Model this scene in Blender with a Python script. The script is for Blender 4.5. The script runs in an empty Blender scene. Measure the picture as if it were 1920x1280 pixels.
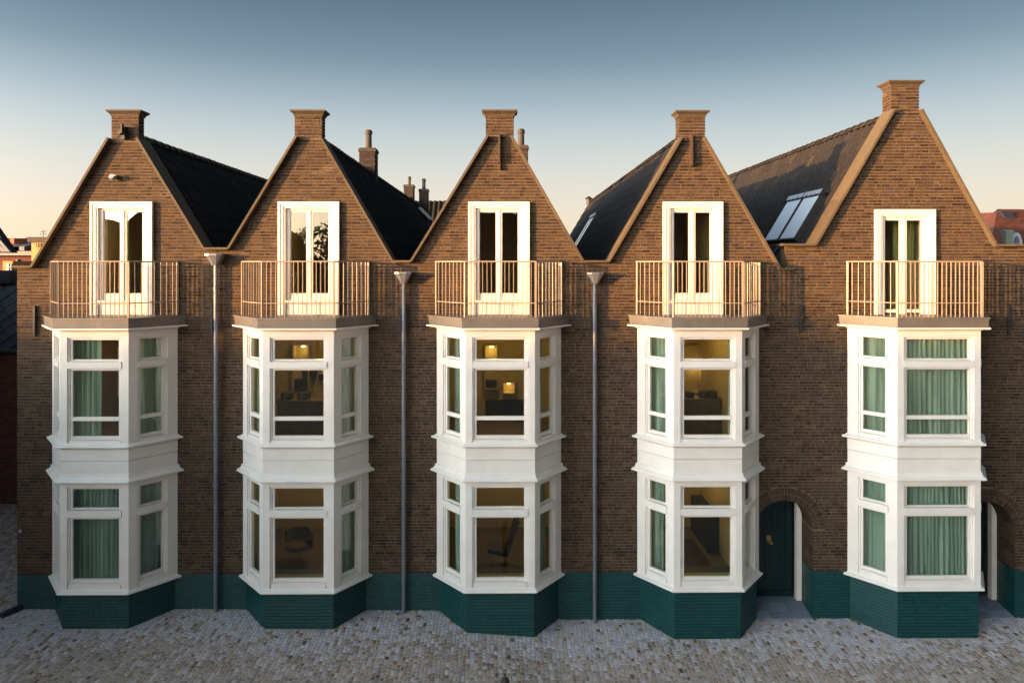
import bpy, bmesh, math, random
from math import sin, cos, tan, radians, sqrt, atan2, pi
from mathutils import Matrix, Vector
import numpy as np
random.seed(7)
R = random.Random(11)
S = bpy.context.scene
COL = S.collection

# ------------------------------------------------------------ camera, sky, sun, exposure
TH = 0.0103; CAMY = -14.0; CAMZ = 6.6; F = 1400.0; HY = 493.0
cam = bpy.data.cameras.new('camera'); camo = bpy.data.objects.new('camera', cam); COL.objects.link(camo)
cam.sensor_width = 36; cam.lens = F * 36 / 1920; cam.shift_y = -(640 - HY) / 1920
cam.clip_end = 3000; cam.clip_start = 0.1
camo.location = (0, CAMY, CAMZ); camo.rotation_euler = (pi / 2, 0, -TH)
S.camera = camo

GLOW = 62.0; SUN_AZ = 62.0; SUN_EL = 3.6          # degrees left of the facade's normal, above the horizon
W = bpy.data.worlds.new('World'); S.world = W; W.use_nodes = True
nt = W.node_tree; nt.nodes.clear()
def N(t, tree=None, **k):
    n = (tree or nt).nodes.new(t)
    for a, v in k.items(): setattr(n, a, v)
    return n
wo = N('ShaderNodeOutputWorld'); bg = N('ShaderNodeBackground'); sky = N('ShaderNodeTexSky')
sky.sky_type = 'NISHITA'; sky.sun_disc = False
sky.sun_elevation = radians(SUN_EL); sky.sun_rotation = radians(180 + SUN_AZ)
sky.altitude = 0; sky.air_density = 1.0; sky.dust_density = 1.2; sky.ozone_density = 1.5
tc = N('ShaderNodeTexCoord'); sep = N('ShaderNodeSeparateXYZ'); nt.links.new(tc.outputs['Generated'], sep.inputs[0])
rmp = N('ShaderNodeValToRGB'); nt.links.new(sep.outputs['Z'], rmp.inputs[0])
SKYR = [(0.000, (0.2884, 0.2278, 0.1500)), (0.030, (0.2884, 0.2365, 0.1673)), (0.070, (0.2682, 0.2394, 0.1961)), (0.120, (0.2278, 0.2278, 0.2105)), (0.170, (0.1673, 0.1903, 0.1990)), (0.210, (0.1154, 0.1471, 0.1673)), (0.257, (0.0620, 0.0923, 0.1182)), (0.340, (0.0254, 0.0438, 0.0649)), (0.600, (0.0288, 0.0447, 0.0634)), (1.000, (0.0288, 0.0447, 0.0634))]
while len(rmp.color_ramp.elements) < len(SKYR): rmp.color_ramp.elements.new(0.5)
rmp.color_ramp.interpolation = 'B_SPLINE'
for e, (p, c) in zip(rmp.color_ramp.elements, SKYR): e.position = p; e.color = (*c, 1)
mixs = N('ShaderNodeMix', data_type='RGBA', blend_type='MIX'); mixs.inputs[0].default_value = 0.93
skm = N('ShaderNodeMix', data_type='RGBA', blend_type='MULTIPLY'); skm.inputs[0].default_value = 1.0
skm.inputs[7].default_value = (.10, .10, .10, 1)
nt.links.new(sky.outputs[0], skm.inputs[6])
# the evening glow widens smoothly round the low sun: factor 1 + k * s^4, s = (1 + cos azimuth from the sun) / 2
dotn = N('ShaderNodeVectorMath', operation='DOT_PRODUCT'); dotn.inputs[1].default_value = (-sin(radians(SUN_AZ)), -cos(radians(SUN_AZ)), 0)
nt.links.new(tc.outputs['Generated'], dotn.inputs[0])
m1 = N('ShaderNodeMath', operation='MULTIPLY_ADD'); m1.inputs[1].default_value = .5; m1.inputs[2].default_value = .5
m2 = N('ShaderNodeMath', operation='POWER'); m2.inputs[1].default_value = 10
m3 = N('ShaderNodeMath', operation='MULTIPLY_ADD'); m3.inputs[1].default_value = GLOW; m3.inputs[2].default_value = 0
nt.links.new(dotn.outputs['Value'], m1.inputs[0]); nt.links.new(m1.outputs[0], m2.inputs[0]); nt.links.new(m2.outputs[0], m3.inputs[0])
glw = N('ShaderNodeMix', data_type='RGBA', blend_type='MULTIPLY'); glw.inputs[0].default_value = 1
gt_ = N('ShaderNodeVectorMath', operation='SCALE'); gt_.inputs[0].default_value = (1, .82, .70)
gad = N('ShaderNodeVectorMath', operation='ADD'); gad.inputs[1].default_value = (1, 1, 1)
nt.links.new(m3.outputs[0], gt_.inputs['Scale']); nt.links.new(gt_.outputs[0], gad.inputs[0])
nt.links.new(rmp.outputs[0], glw.inputs[6]); nt.links.new(gad.outputs[0], glw.inputs[7])
nt.links.new(skm.outputs[2], mixs.inputs[6]); nt.links.new(glw.outputs[2], mixs.inputs[7])
nt.links.new(mixs.outputs[2], bg.inputs[0]); bg.inputs[1].default_value = 1.0
nt.links.new(bg.outputs[0], wo.inputs[0])

sun = bpy.data.lights.new('sun', 'SUN'); suno = bpy.data.objects.new('sun', sun); COL.objects.link(suno)
sun.energy = 5.0; sun.angle = radians(0.6); sun.color = (1.0, .50, .145)
a, e = radians(SUN_AZ), radians(SUN_EL)
todir = Vector((-sin(a) * cos(e), -cos(a) * cos(e), sin(e)))
suno.rotation_euler = todir.to_track_quat('Z', 'Y').to_euler(); suno.location = (-20, -20, 20)
S.view_settings.view_transform = 'Standard'; S.view_settings.look = 'None'
S.view_settings.exposure = 1.75; S.view_settings.gamma = 1.0; S.view_settings.use_curve_mapping = False
S.cycles.use_denoising = True
S.cycles.max_bounces = 8; S.cycles.transparent_max_bounces = 16; S.cycles.glossy_bounces = 4
S.cycles.sample_clamp_indirect = 6

# ------------------------------------------------------------ photograph survey -> metres
def P(px, py, Y=0.0):
    u = (px - 960) / F
    dx, dy = sin(TH) + u * cos(TH), cos(TH) - u * sin(TH)
    t = (Y - CAMY) / dy
    return t * dx, CAMZ + t * (HY - py) / F
def PX(px, Y=0.0): return P(px, HY, Y)[0]

GX = [(-40, .17), (-12, .17), (-5.5, .15), (-1.3, .10), (1.1, -.08), (10, -.09), (60, -.1)]
def ground(x, y=0.0):
    for (x0, z0), (x1, z1) in zip(GX, GX[1:]):
        if x <= x1:
            t = max(0, (x - x0) / (x1 - x0)); g = z0 + (z1 - z0) * t; break
    else: g = GX[-1][1]
    return g + .06 * max(-4.0, min(0, y))

# ------------------------------------------------------------ materials
def new_mat(name):
    m = bpy.data.materials.new(name); m.use_nodes = True
    m.node_tree.nodes.clear(); return m
def out(m, sh):
    o = N('ShaderNodeOutputMaterial', m.node_tree); m.node_tree.links.new(sh, o.inputs[0])
def simple(name, col, rough=.6, var=.12, scale=6.0, bump=.0, bscale=60., metal=0., spec=.4, tint=None, stain=None, obj_var=0.):
    """principled with noise variation, bump and (optional) per piece tint through a ramp"""
    m = new_mat(name); T = m.node_tree; L = T.links.new
    b = N('ShaderNodeBsdfPrincipled', T); b.inputs['Roughness'].default_value = rough
    b.inputs['Metallic'].default_value = metal; b.inputs['Specular IOR Level'].default_value = spec
    geo = N('ShaderNodeNewGeometry', T)
    if tint:
        at = N('ShaderNodeAttribute', T, attribute_name='tint', attribute_type='GEOMETRY')
        ao = N('ShaderNodeAttribute', T, attribute_name='tint', attribute_type='OBJECT')
        ad = N('ShaderNodeMath', T, operation='ADD'); L(at.outputs['Fac'], ad.inputs[0]); L(ao.outputs['Fac'], ad.inputs[1])
        rp = N('ShaderNodeValToRGB', T); rp.color_ramp.interpolation = 'LINEAR'
        while len(rp.color_ramp.elements) < len(tint): rp.color_ramp.elements.new(.5)
        for e_, (p_, c_) in zip(rp.color_ramp.elements, tint): e_.position = p_; e_.color = (*c_, 1)
        L(ad.outputs[0], rp.inputs[0]); base = rp.outputs[0]
    else:
        rgb = N('ShaderNodeRGB', T); rgb.outputs[0].default_value = (*col, 1); base = rgb.outputs[0]
    nz = N('ShaderNodeTexNoise', T); nz.inputs['Scale'].default_value = scale; nz.inputs['Detail'].default_value = 6
    nz.inputs['Roughness'].default_value = .65
    L(geo.outputs['Position'], nz.inputs['Vector'])
    mr = N('ShaderNodeMapRange', T); mr.inputs[1].default_value = .3; mr.inputs[2].default_value = .7
    mr.inputs[3].default_value = 1 - var; mr.inputs[4].default_value = 1 + var
    L(nz.outputs[0], mr.inputs[0])
    mx = N('ShaderNodeMix', T, data_type='RGBA', blend_type='MULTIPLY'); mx.inputs[0].default_value = 1
    L(base, mx.inputs[6]); L(mr.outputs[0], mx.inputs[7]); base = mx.outputs[2]
    if stain:      # (colour, scale, threshold, amount, stretch) patches with a shape of their own
        scol, ss, th, am, st = stain
        mp = N('ShaderNodeMapping', T); mp.inputs['Scale'].default_value = st
        L(geo.outputs['Position'], mp.inputs[0])
        n2 = N('ShaderNodeTexNoise', T); n2.inputs['Scale'].default_value = ss; n2.inputs['Detail'].default_value = 8
        n2.inputs['Roughness'].default_value = .7
        L(mp.outputs[0], n2.inputs['Vector'])
        m2 = N('ShaderNodeMapRange', T); m2.inputs[1].default_value = th; m2.inputs[2].default_value = th + .16
        m2.inputs[3].default_value = 0; m2.inputs[4].default_value = am; L(n2.outputs[0], m2.inputs[0])
        m3 = N('ShaderNodeMix', T, data_type='RGBA'); m3.inputs[7].default_value = (*scol, 1)
        L(m2.outputs[0], m3.inputs[0]); L(base, m3.inputs[6]); base = m3.outputs[2]
    L(base, b.inputs['Base Color'])
    if bump:
        n3 = N('ShaderNodeTexNoise', T); n3.inputs['Scale'].default_value = bscale; n3.inputs['Detail'].default_value = 5
        L(geo.outputs['Position'], n3.inputs['Vector'])
        bp = N('ShaderNodeBump', T); bp.inputs['Strength'].default_value = bump; bp.inputs['Distance'].default_value = .01
        L(n3.outputs[0], bp.inputs['Height']); L(bp.outputs[0], b.inputs['Normal'])
    out(m, b.outputs[0]); return m

BR = [(0, (.019, .0120, .0105)), (.2, (.037, .0215, .0165)), (.45, (.050, .0295, .0185)), (.7, (.060, .0360, .0205)), (.85, (.036, .0250, .0245)), (1, (.084, .0520, .0310))]
M = {}
M['brick'] = simple('brick_clay', None, .85, .42, 28, 1.0, 110, tint=BR, stain=((.30, .24, .21), 1.3, .60, .30, (1, 1, 1.6)), spec=.25)
M['mortar'] = simple('mortar', (.130, .090, .050), .95, .4, 5, .5, 200, spec=.1)
M['green'] = simple('green_masonry_paint', None, .42, .14, 9, .5, 110, tint=[(0, (.0015, .036, .036)), (1, (.0028, .052, .049))], stain=((.03, .085, .08), 5, .64, .35, (.6, 1, 1)), spec=.45)
M['greenm'] = simple('green_paint_joint', (.0012, .020, .021), .55, .1, 9, .3, 110)
M['door'] = simple('door_paint', (.002, .016, .018), .35, .1, 9, .15, 80, spec=.5)
M['white'] = simple('white_gloss_paint', (.68, .615, .545), .38, .05, 3, .06, 30, stain=((.50, .46, .40), 2.6, .58, .14, (3, 3, .35)), spec=.4)
M['zinc'] = simple('weathered_zinc', (.135, .122, .108), .5, .16, 3, .1, 20, metal=.25, stain=((.20, .18, .16), 3, .55, .5, (3, 3, .5)))
M['pipe'] = simple('zinc_pipe', (.17, .18, .21), .42, .14, 8, .12, 40, metal=.5, stain=((.26, .27, .30), 4, .55, .6, (1, 1, .3)))
M['stone'] = simple('coping_stone', (.30, .215, .135), .8, .2, 8, .4, 80, tint=[(0, (.058, .042, .024)), (1, (.085, .062, .035))], stain=((.05, .045, .03), 4, .58, .6, (1, 1, 1)))
M['iron'] = simple('black_iron', (.022, .02, .02), .55, .2, 20, .3, 80, stain=((.09, .045, .02), 9, .6, .5, (1, 1, 1)))
M['rail'] = simple('painted_rail', (.27, .205, .15), .45, .08, 14, .05, 60, stain=((.35, .25, .18), 14, .66, .5, (1, 1, 1)))
M['tile'] = simple('roof_tile_clay', None, .72, .25, 14, .4, 90, tint=[(0, (.010, .0085, .009)), (.6, (.015, .012, .011)), (1, (.026, .020, .015))], stain=((.055, .045, .025), 5, .60, .45, (1, 1, 1)), spec=.22)
M['redtile'] = simple('red_roof_tile', None, .7, .2, 10, .4, 60, tint=[(0, (.05, .018, .014)), (1, (.10, .034, .024))])
M['slate'] = simple('slate', None, .6, .15, 14, .2, 60, tint=[(0, (.014, .016, .028)), (1, (.030, .033, .050))], spec=.3)
M['lead'] = simple('lead_flashing', (.42, .44, .48), .45, .15, 9, .2, 30, metal=.3)
M['paver'] = simple('clay_paver', None, .62, .3, 40, .7, 120, spec=.45, tint=[(0, (.28, .26, .30)), (.12, (.50, .46, .48)), (.22, (.36, .335, .38)), (.32, (.47, .40, .38)), (.42, (.32, .27, .26)), (.52, (.34, .26, .215)), (.62, (.20, .155, .125)), (.74, (.26, .195, .15)), (.85, (.38, .28, .21)), (.93, (.20, .11, .06)), (1, (.07, .058, .05))], stain=((.36, .34, .34), 3.5, .60, .4, (1, 1, 1)))
M['sand'] = simple('joint_sand', (.42, .345, .265), .95, .3, 20, .5, 150, spec=.1, stain=((.15, .13, .11), 3, .55, .6, (1, 1, 1)))
M['asph'] = simple('street_surface', (.13, .11, .095), .85, .25, 8, .4, 60)
M['flag'] = simple('bluestone_flag', (.16, .185, .22), .5, .15, 6, .2, 80, tint=[(0, (.14, .16, .19)), (1, (.20, .225, .26))], stain=((.24, .22, .2), 5, .6, .4, (1, 1, 1)))
M['plaster'] = simple('interior_plaster', (.46, .36, .18), .9, .06, 2)
M['floorwood'] = simple('interior_floor', (.14, .11, .07), .5, .2, 5)
M['dark'] = simple('dark_furniture', (.022, .02, .018), .5, .2, 8)
M['midwood'] = simple('furniture_wood', (.16, .11, .05), .5, .2, 8)
M['brass'] = simple('brass', (.55, .36, .13), .3, .1, 8, metal=.9)
M['render'] = simple('yellow_render', (.40, .26, .11), .85, .08, 4, .2, 40)
M['stackbrick'] = simple('dark_stack_brick', None, .9, .4, 28, .8, 110, tint=[(0, (.016, .011, .011)), (1, (.038, .024, .021))])
M['darkmortar'] = simple('dark_stack_mortar', (.045, .036, .031), .95, .3, 9)
M['redbrick'] = simple('red_brick', None, .85, .3, 20, .6, 60, tint=[(0, (.10, .035, .028)), (1, (.19, .068, .05))])
M['steel'] = simple('galvanised', (.4, .42, .45), .4, .15, 10, metal=.6)
M['leaf'] = simple('foliage', None, .6, .2, 3, tint=[(0, (.03, .05, .02)), (1, (.08, .10, .035))])
M['bark'] = simple('bark', (.09, .065, .045), .9, .2, 9)
M['terr'] = simple('terracotta_pot', (.045, .036, .03), .8, .2, 12, .3, 60, stain=((.03, .028, .025), 4, .5, .8, (1, 1, 1)))
M['skyl'] = simple('skylight_glass', (.62, .68, .74), .15, .03, 2, spec=.8)
M['print'] = simple('dial_print', (.22, .22, .20), .5, .02, 2)

def cloth(name, c0, c1):
    m = new_mat(name); T = m.node_tree; L = T.links.new
    geo = N('ShaderNodeNewGeometry', T)
    nz = N('ShaderNodeTexNoise', T); nz.inputs['Scale'].default_value = 7
    mp = N('ShaderNodeMapping', T); mp.inputs['Scale'].default_value = (1, 1, .08); L(geo.outputs['Position'], mp.inputs[0]); L(mp.outputs[0], nz.inputs['Vector'])
    rp = N('ShaderNodeValToRGB', T); rp.color_ramp.elements[0].color = (*c0, 1); rp.color_ramp.elements[1].color = (*c1, 1)
    rp.color_ramp.elements[0].position = .35; rp.color_ramp.elements[1].position = .65
    L(nz.outputs[0], rp.inputs[0])
    d = N('ShaderNodeBsdfDiffuse', T); t = N('ShaderNodeBsdfTranslucent', T); mx = N('ShaderNodeMixShader', T); mx.inputs[0].default_value = .25
    L(rp.outputs[0], d.inputs[0]); L(rp.outputs[0], t.inputs[0]); L(d.outputs[0], mx.inputs[1]); L(t.outputs[0], mx.inputs[2])
    out(m, mx.outputs[0]); return m
M['curtain'] = cloth('green_curtain', (.24, .31, .26), (.42, .50, .43))
M['curtain2'] = cloth('olive_curtain', (.36, .36, .16), (.52, .50, .22))

def glass():
    m = new_mat('window_glass'); T = m.node_tree; L = T.links.new
    tr = N('ShaderNodeBsdfTransparent', T); tr.inputs[0].default_value = (.88, .92, .88, 1)
    gl = N('ShaderNodeBsdfGlossy', T); gl.inputs['Roughness'].default_value = .0
    gl.inputs[0].default_value = (.95, .97, .97, 1)
    geo = N('ShaderNodeNewGeometry', T)          # Schlick reflectance from the angle of view, the same on both faces of the pane
    dt = N('ShaderNodeVectorMath', T, operation='DOT_PRODUCT'); L(geo.outputs['Normal'], dt.inputs[0]); L(geo.outputs['Incoming'], dt.inputs[1])
    ab = N('ShaderNodeMath', T, operation='ABSOLUTE'); L(dt.outputs['Value'], ab.inputs[0])
    iv = N('ShaderNodeMath', T, operation='SUBTRACT'); iv.inputs[0].default_value = 1; iv.use_clamp = True; L(ab.outputs[0], iv.inputs[1])
    pw = N('ShaderNodeMath', T, operation='POWER'); pw.inputs[1].default_value = 5; L(iv.outputs[0], pw.inputs[0])
    mu = N('ShaderNodeMath', T, operation='MULTIPLY_ADD'); mu.inputs[1].default_value = .9; mu.inputs[2].default_value = .06; mu.use_clamp = True; L(pw.outputs[0], mu.inputs[0])
    nz = N('ShaderNodeTexNoise', T); nz.inputs['Scale'].default_value = 1.6; nz.inputs['Detail'].default_value = 1
    L(geo.outputs['Position'], nz.inputs['Vector'])
    bp = N('ShaderNodeBump', T); bp.inputs['Strength'].default_value = .10; bp.inputs['Distance'].default_value = .02
    L(nz.outputs[0], bp.inputs['Height']); L(bp.outputs[0], gl.inputs['Normal'])
    mx = N('ShaderNodeMixShader', T); L(mu.outputs[0], mx.inputs[0])
    L(tr.outputs[0], mx.inputs[1]); L(gl.outputs[0], mx.inputs[2]); out(m, mx.outputs[0]); return m
M['glass'] = glass()
def emit(name, col, s):
    m = new_mat(name); e_ = N('ShaderNodeEmission', m.node_tree); e_.inputs[0].default_value = (*col, 1); e_.inputs[1].default_value = s
    out(m, e_.outputs[0]); return m
M['lamp'] = emit('lamp_glow', (1, .62, .18), 3)
M['farpane'] = simple('far_roof_pane', (.10, .105, .125), .35)

def plain_brick():
    m = new_mat('plain_brickwork'); T = m.node_tree; L = T.links.new
    tcn = N('ShaderNodeTexCoord', T); geo = N('ShaderNodeNewGeometry', T); sp = N('ShaderNodeSeparateXYZ', T); L(geo.outputs['Position'], sp.inputs[0])
    ad = N('ShaderNodeMath', T, operation='ADD'); L(sp.outputs[0], ad.inputs[0]); L(sp.outputs[1], ad.inputs[1])
    cb = N('ShaderNodeCombineXYZ', T); L(ad.outputs[0], cb.inputs[0]); L(sp.outputs[2], cb.inputs[1])
    bt = N('ShaderNodeTexBrick', T); bt.inputs['Scale'].default_value = 1; bt.inputs['Brick Width'].default_value = .21; bt.inputs['Row Height'].default_value = .0605
    bt.inputs['Mortar Size'].default_value = .006; bt.inputs['Color1'].default_value = (.13, .07, .05, 1); bt.inputs['Color2'].default_value = (.18, .10, .065, 1); bt.inputs['Mortar'].default_value = (.16, .13, .1, 1)
    L(cb.outputs[0], bt.inputs['Vector'])
    b = N('ShaderNodeBsdfPrincipled', T); b.inputs['Roughness'].default_value = .9; L(bt.outputs[0], b.inputs['Base Color']); out(m, b.outputs[0]); return m
M['plainbrick'] = plain_brick()

# ------------------------------------------------------------ mesh helpers
class MB:
    def __init__(s): s.v = []; s.f = []; s.t = []
    def add(s, vs, fs, tint=None):
        n = len(s.v); s.v += [tuple(p) for p in vs]; s.f += [tuple(i + n for i in f) for f in fs]
        s.t += [tint if tint is not None else 0.0] * len(fs)
    def box(s, x0, x1, y0, y1, z0, z1, tint=None):
        s.add([(x0, y0, z0), (x1, y0, z0), (x1, y1, z0), (x0, y1, z0), (x0, y0, z1), (x1, y0, z1), (x1, y1, z1), (x0, y1, z1)],
              [(0, 3, 2, 1), (4, 5, 6, 7), (0, 1, 5, 4), (1, 2, 6, 5), (2, 3, 7, 6), (3, 0, 4, 7)], tint)
    def prism(s, poly, z0, z1, tint=None):        # poly: ccw (x,y)
        n = len(poly)
        vs = [(x, y, z0) for x, y in poly] + [(x, y, z1) for x, y in poly]
        fs = [tuple(range(n))[::-1], tuple(range(n, 2 * n))] + [(i, (i + 1) % n, n + (i + 1) % n, n + i) for i in range(n)]
        s.add(vs, fs, tint)
    def hexa(s, bot, top, tint=None):             # two quads of 3d points, same winding
        s.add(list(bot) + list(top), [(3, 2, 1, 0), (4, 5, 6, 7), (0, 1, 5, 4), (1, 2, 6, 5), (2, 3, 7, 6), (3, 0, 4, 7)], tint)
    def xzprism(s, poly, y0, y1, tint=None):      # poly in (x,z)
        n = len(poly)
        vs = [(x, y0, z) for x, z in poly] + [(x, y1, z) for x, z in poly]
        fs = [tuple(range(n)), tuple(range(n, 2 * n))[::-1]] + [(i, n + i, n + (i + 1) % n, (i + 1) % n) for i in range(n)]
        s.add(vs, fs, tint)
    def cyl(s, p0, p1, r0, r1=None, n=10, tint=None, caps=True):
        r1 = r0 if r1 is None else r1
        p0, p1 = Vector(p0), Vector(p1); d = (p1 - p0).normalized()
        u = d.orthogonal().normalized(); w = d.cross(u)
        vs = [p0 + (u * cos(2 * pi * i / n) + w * sin(2 * pi * i / n)) * r0 for i in range(n)] + [p1 + (u * cos(2 * pi * i / n) + w * sin(2 * pi * i / n)) * r1 for i in range(n)]
        fs = [(i, (i + 1) % n, n + (i + 1) % n, n + i) for i in range(n)]
        if caps: fs += [tuple(range(n))[::-1], tuple(range(n, 2 * n))]
        s.add(vs, fs, tint)
    def mesh(s, name, m, smooth=False):
        me = bpy.data.meshes.new(name); me.from_pydata(s.v, [], s.f)
        if any(s.t):
            at = me.attributes.new('tint', 'FLOAT', 'FACE'); at.data.foreach_set('value', s.t)
        me.materials.append(m)
        bm = bmesh.new(); bm.from_mesh(me); bmesh.ops.recalc_face_normals(bm, faces=bm.faces); bm.to_mesh(me); bm.free()
        if smooth: me.polygons.foreach_set('use_smooth', [True] * len(me.polygons))
        me.update(); return me

def link(name, me, parent=None, kind=None, label=None, cat=None, group=None):
    o = bpy.data.objects.new(name, me); COL.objects.link(o)
    if parent is not None:
        o.parent = parent
        o.matrix_parent_inverse = WI(parent)
    if kind: o['kind'] = kind
    if label: o['label'] = label
    if cat: o['category'] = cat
    if group: o['group'] = group
    return o
_w = {}
def WI(p):
    if p.name not in _w:
        base = p.matrix_parent_inverse if p.parent is None else None
        m = Matrix.LocRotScale(p.location, p.rotation_euler, p.scale)
        q = p
        if p.parent is not None:
            m = Matrix.LocRotScale(p.parent.location, p.parent.rotation_euler, p.parent.scale) @ p.matrix_parent_inverse @ m
        _w[p.name] = m.inverted()
    return _w[p.name]
def thing(name, loc, label, cat, group=None):
    o = bpy.data.objects.new(name, None); COL.objects.link(o); o.location = loc; o.empty_display_size = .3
    o['label'] = label; o['category'] = cat
    if group: o['group'] = group
    return o
def part(name, mb, m, parent=None, smooth=False, **k): return link(name, mb.mesh(name, M[m] if isinstance(m, str) else m, smooth), parent, **k)

# ------------------------------------------------------------ setting: ground
g = MB()
xs = [-300, -80, -40, -20, -12, -9.2, -5.5, -1.3, 1.1, 5, 10, 20, 40, 80, 300]; ys = [-300, -100, -40, -20, -8, -4, -2, 0, 6, 12, 30, 80, 300, 1500]
for i, x in enumerate(xs):
    for j, y in enumerate(ys): g.v.append((x, y, ground(x, y) - .02))
for i in range(len(xs) - 1):
    for j in range(len(ys) - 1):
        k = i * len(ys) + j; g.f.append((k, k + len(ys), k + len(ys) + 1, k + 1)); g.t.append(0)
gr = part('ground', g, 'asph', kind='structure')
pv = MB()
def joint_sheet(x0, x1, y0, y1, nx, ny):
    for i in range(nx):
        for j in range(ny):
            a0, a1 = x0 + (x1 - x0) * i / nx, x0 + (x1 - x0) * (i + 1) / nx; b0, b1 = y0 + (y1 - y0) * j / ny, y0 + (y1 - y0) * (j + 1) / ny
            pv.add([(a0, b0, ground(a0, b0) - .0055), (a1, b0, ground(a1, b0) - .0055), (a1, b1, ground(a1, b1) - .0055), (a0, b1, ground(a0, b1) - .0055)], [(0, 1, 2, 3)])
joint_sheet(-11.5, -9.15, -3.6, 0, 3, 8); joint_sheet(-9.15, 11.5, -3.6, 0.0, 60, 8); joint_sheet(-16, -9.15, 0, 9, 8, 6)
pave = part('cobbled_pavement', pv, 'sand', kind='structure')

def paver_mesh(w, l, name='paver'):
    b = MB(); i = .006; h = .03
    bot = [(-w / 2, -l / 2, -h), (w / 2, -l / 2, -h), (w / 2, l / 2, -h), (-w / 2, l / 2, -h)]
    mid = [(x, y, -.007) for x, y, _ in bot]
    top = [(x - i * (1 if x > 0 else -1), y - i * (1 if y > 0 else -1), 0) for x, y, _ in bot]
    b.add(bot + mid + top, [(0, 1, 5, 4), (1, 2, 6, 5), (2, 3, 7, 6), (3, 0, 4, 7), (4, 5, 9, 8), (5, 6, 10, 9), (6, 7, 11, 10), (7, 4, 8, 11), (8, 9, 10, 11)])
    return b
pavers = []      # x,y,w,l,rot,tint
def lay(x0, x1, y0, y1, skip):
    x = x0
    while x < x1:
        w = R.choice([.060, .066, .070, .072, .078]); y = y0 + R.uniform(-.15, 0); lean = R.uniform(-.01, .01)
        while y < y1:
            l = R.choice([.075, .09, .10, .11, .12, .14])
            cx, cy = x + w / 2, y + l / 2
            if not skip(cx, cy):
                wav = .02 * sin(cy * 1.7 + cx * .6)
                near = max(0, min(1, (cy + 1.55 + .25 * sin(cx * 1.3) + R.uniform(-.35, .35)) / .9)) if cx > -9.3 else .25
                if R.random() < near * .94: t = R.uniform(0.02, .42)
                else: t = R.uniform(.30, .86)
                q = R.random()
                if q < .05: t = R.uniform(.88, 1)
                pavers.append((cx + wav + R.uniform(-.003, .003), cy, w - .010, l - .010, R.uniform(-.05, .05), max(t, .001)))
            y += l
        x += w
BAYS = []        # filled below; needed so stones stop at the bay walls
bay_px = [(98, 113, 241, 333), (455.6, 493, 626, 691), (819, 873, 1003, 1052), (1195, 1263.4, 1391.5, 1423), (1589, 1682.5, 1839, None)]
BD = .70
for k, (a_, b_, c_, d_) in enumerate(bay_px):
    wl = PX(a_); fl = PX(b_, -BD); fr = PX(c_, -BD); wr = PX(d_) if d_ else fr + .42
    BAYS.append([(wl, 0.0), (fl, -BD), (fr, -BD), (wr, 0.0)])
def inbay(x, y):
    if y > -.0:
        return x > -9.24
    for (wl, _), (fl, _), (fr, _), (wr, _) in BAYS:
        t = -y / BD
        if t < 1 and wl + (fl - wl) * t + .06 < x < wr + (fr - wr) * t - .06: return True
    return False
lay(-11.3, 11.2, -3.3, -0.0, inbay)
lay(-15.2, -9.24, 0.0, 7.2, lambda x, y: False)
pavers.sort(key=lambda q: abs(q[0]) * .25 + (q[1] + 2.35) if q[1] > -2.35 else 99)
pm = {}
for k, (x, y, w, l, r, t) in enumerate(pavers[:300]):
    key = (round(w, 3), round(l, 3))
    if key not in pm: pm[key] = paver_mesh(w, l).mesh('paver', M['paver'])
    o = link('paver', pm[key], pave); o.location = (x, y, ground(x, y) + R.uniform(-.004, .003)); o.rotation_euler = (R.uniform(-.02, .02) + .06, R.uniform(-.03, .03), r); o['tint'] = t
sm = MB()
for (x, y, w, l, r, t) in pavers[300:]:
    b = paver_mesh(w, l); rot = Matrix.Translation((x, y, ground(x, y) + R.uniform(-.004, .003))) @ Matrix.Rotation(r, 4, 'Z') @ Matrix.Rotation(R.uniform(-.03, .03), 4, 'Y') @ Matrix.Rotation(.06 + R.uniform(-.02, .02), 4, 'X')
    sm.add([rot @ Vector(p) for p in b.v], b.f, t)
part('paver_field', sm, 'paver', pave, kind='stuff')
# leaves and tiny plants in the joints
wd = MB()
for (x, y) in [(-1.95, -.1), (-2.3, -.25), (-1.6, -.2), (.95, -.35), (-7.2, -.35), (3.2, -.95), (5.4, -.4)]:
    for _ in range(14):
        a_ = R.uniform(0, 2 * pi); l = R.uniform(.02, .05); zz = ground(x, y)
        px_, py_ = x + R.uniform(-.05, .05), y + R.uniform(-.04, .04) - .05
        wd.add([(px_, py_, zz), (px_ + l * cos(a_), py_ + l * sin(a_), zz + R.uniform(.01, .04)), (px_ + l * cos(a_ + .6), py_ + l * sin(a_ + .6), zz + R.uniform(.01, .03))], [(0, 1, 2)], R.random())
part('joint_weeds', wd, 'leaf', kind='stuff')
for (x, y, lb) in [(4.95, -.28, 'fallen brown leaf lying on the cobbles in front of the first arched porch'), (1.45, -.16, 'fallen brown leaf lying on the cobbles right of the middle bay')]:
    b = MB(); z = ground(x, y) + .01
    b.add([(x - .05, y, z), (x, y - .03, z + .012), (x + .05, y + .01, z + .004), (x + .01, y + .04, z + .015)], [(0, 1, 2, 3)])
    part('fallen_leaf', b, simple('dry_leaf', (.22, .08, .03), .7), label=lb, cat='leaf')

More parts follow.
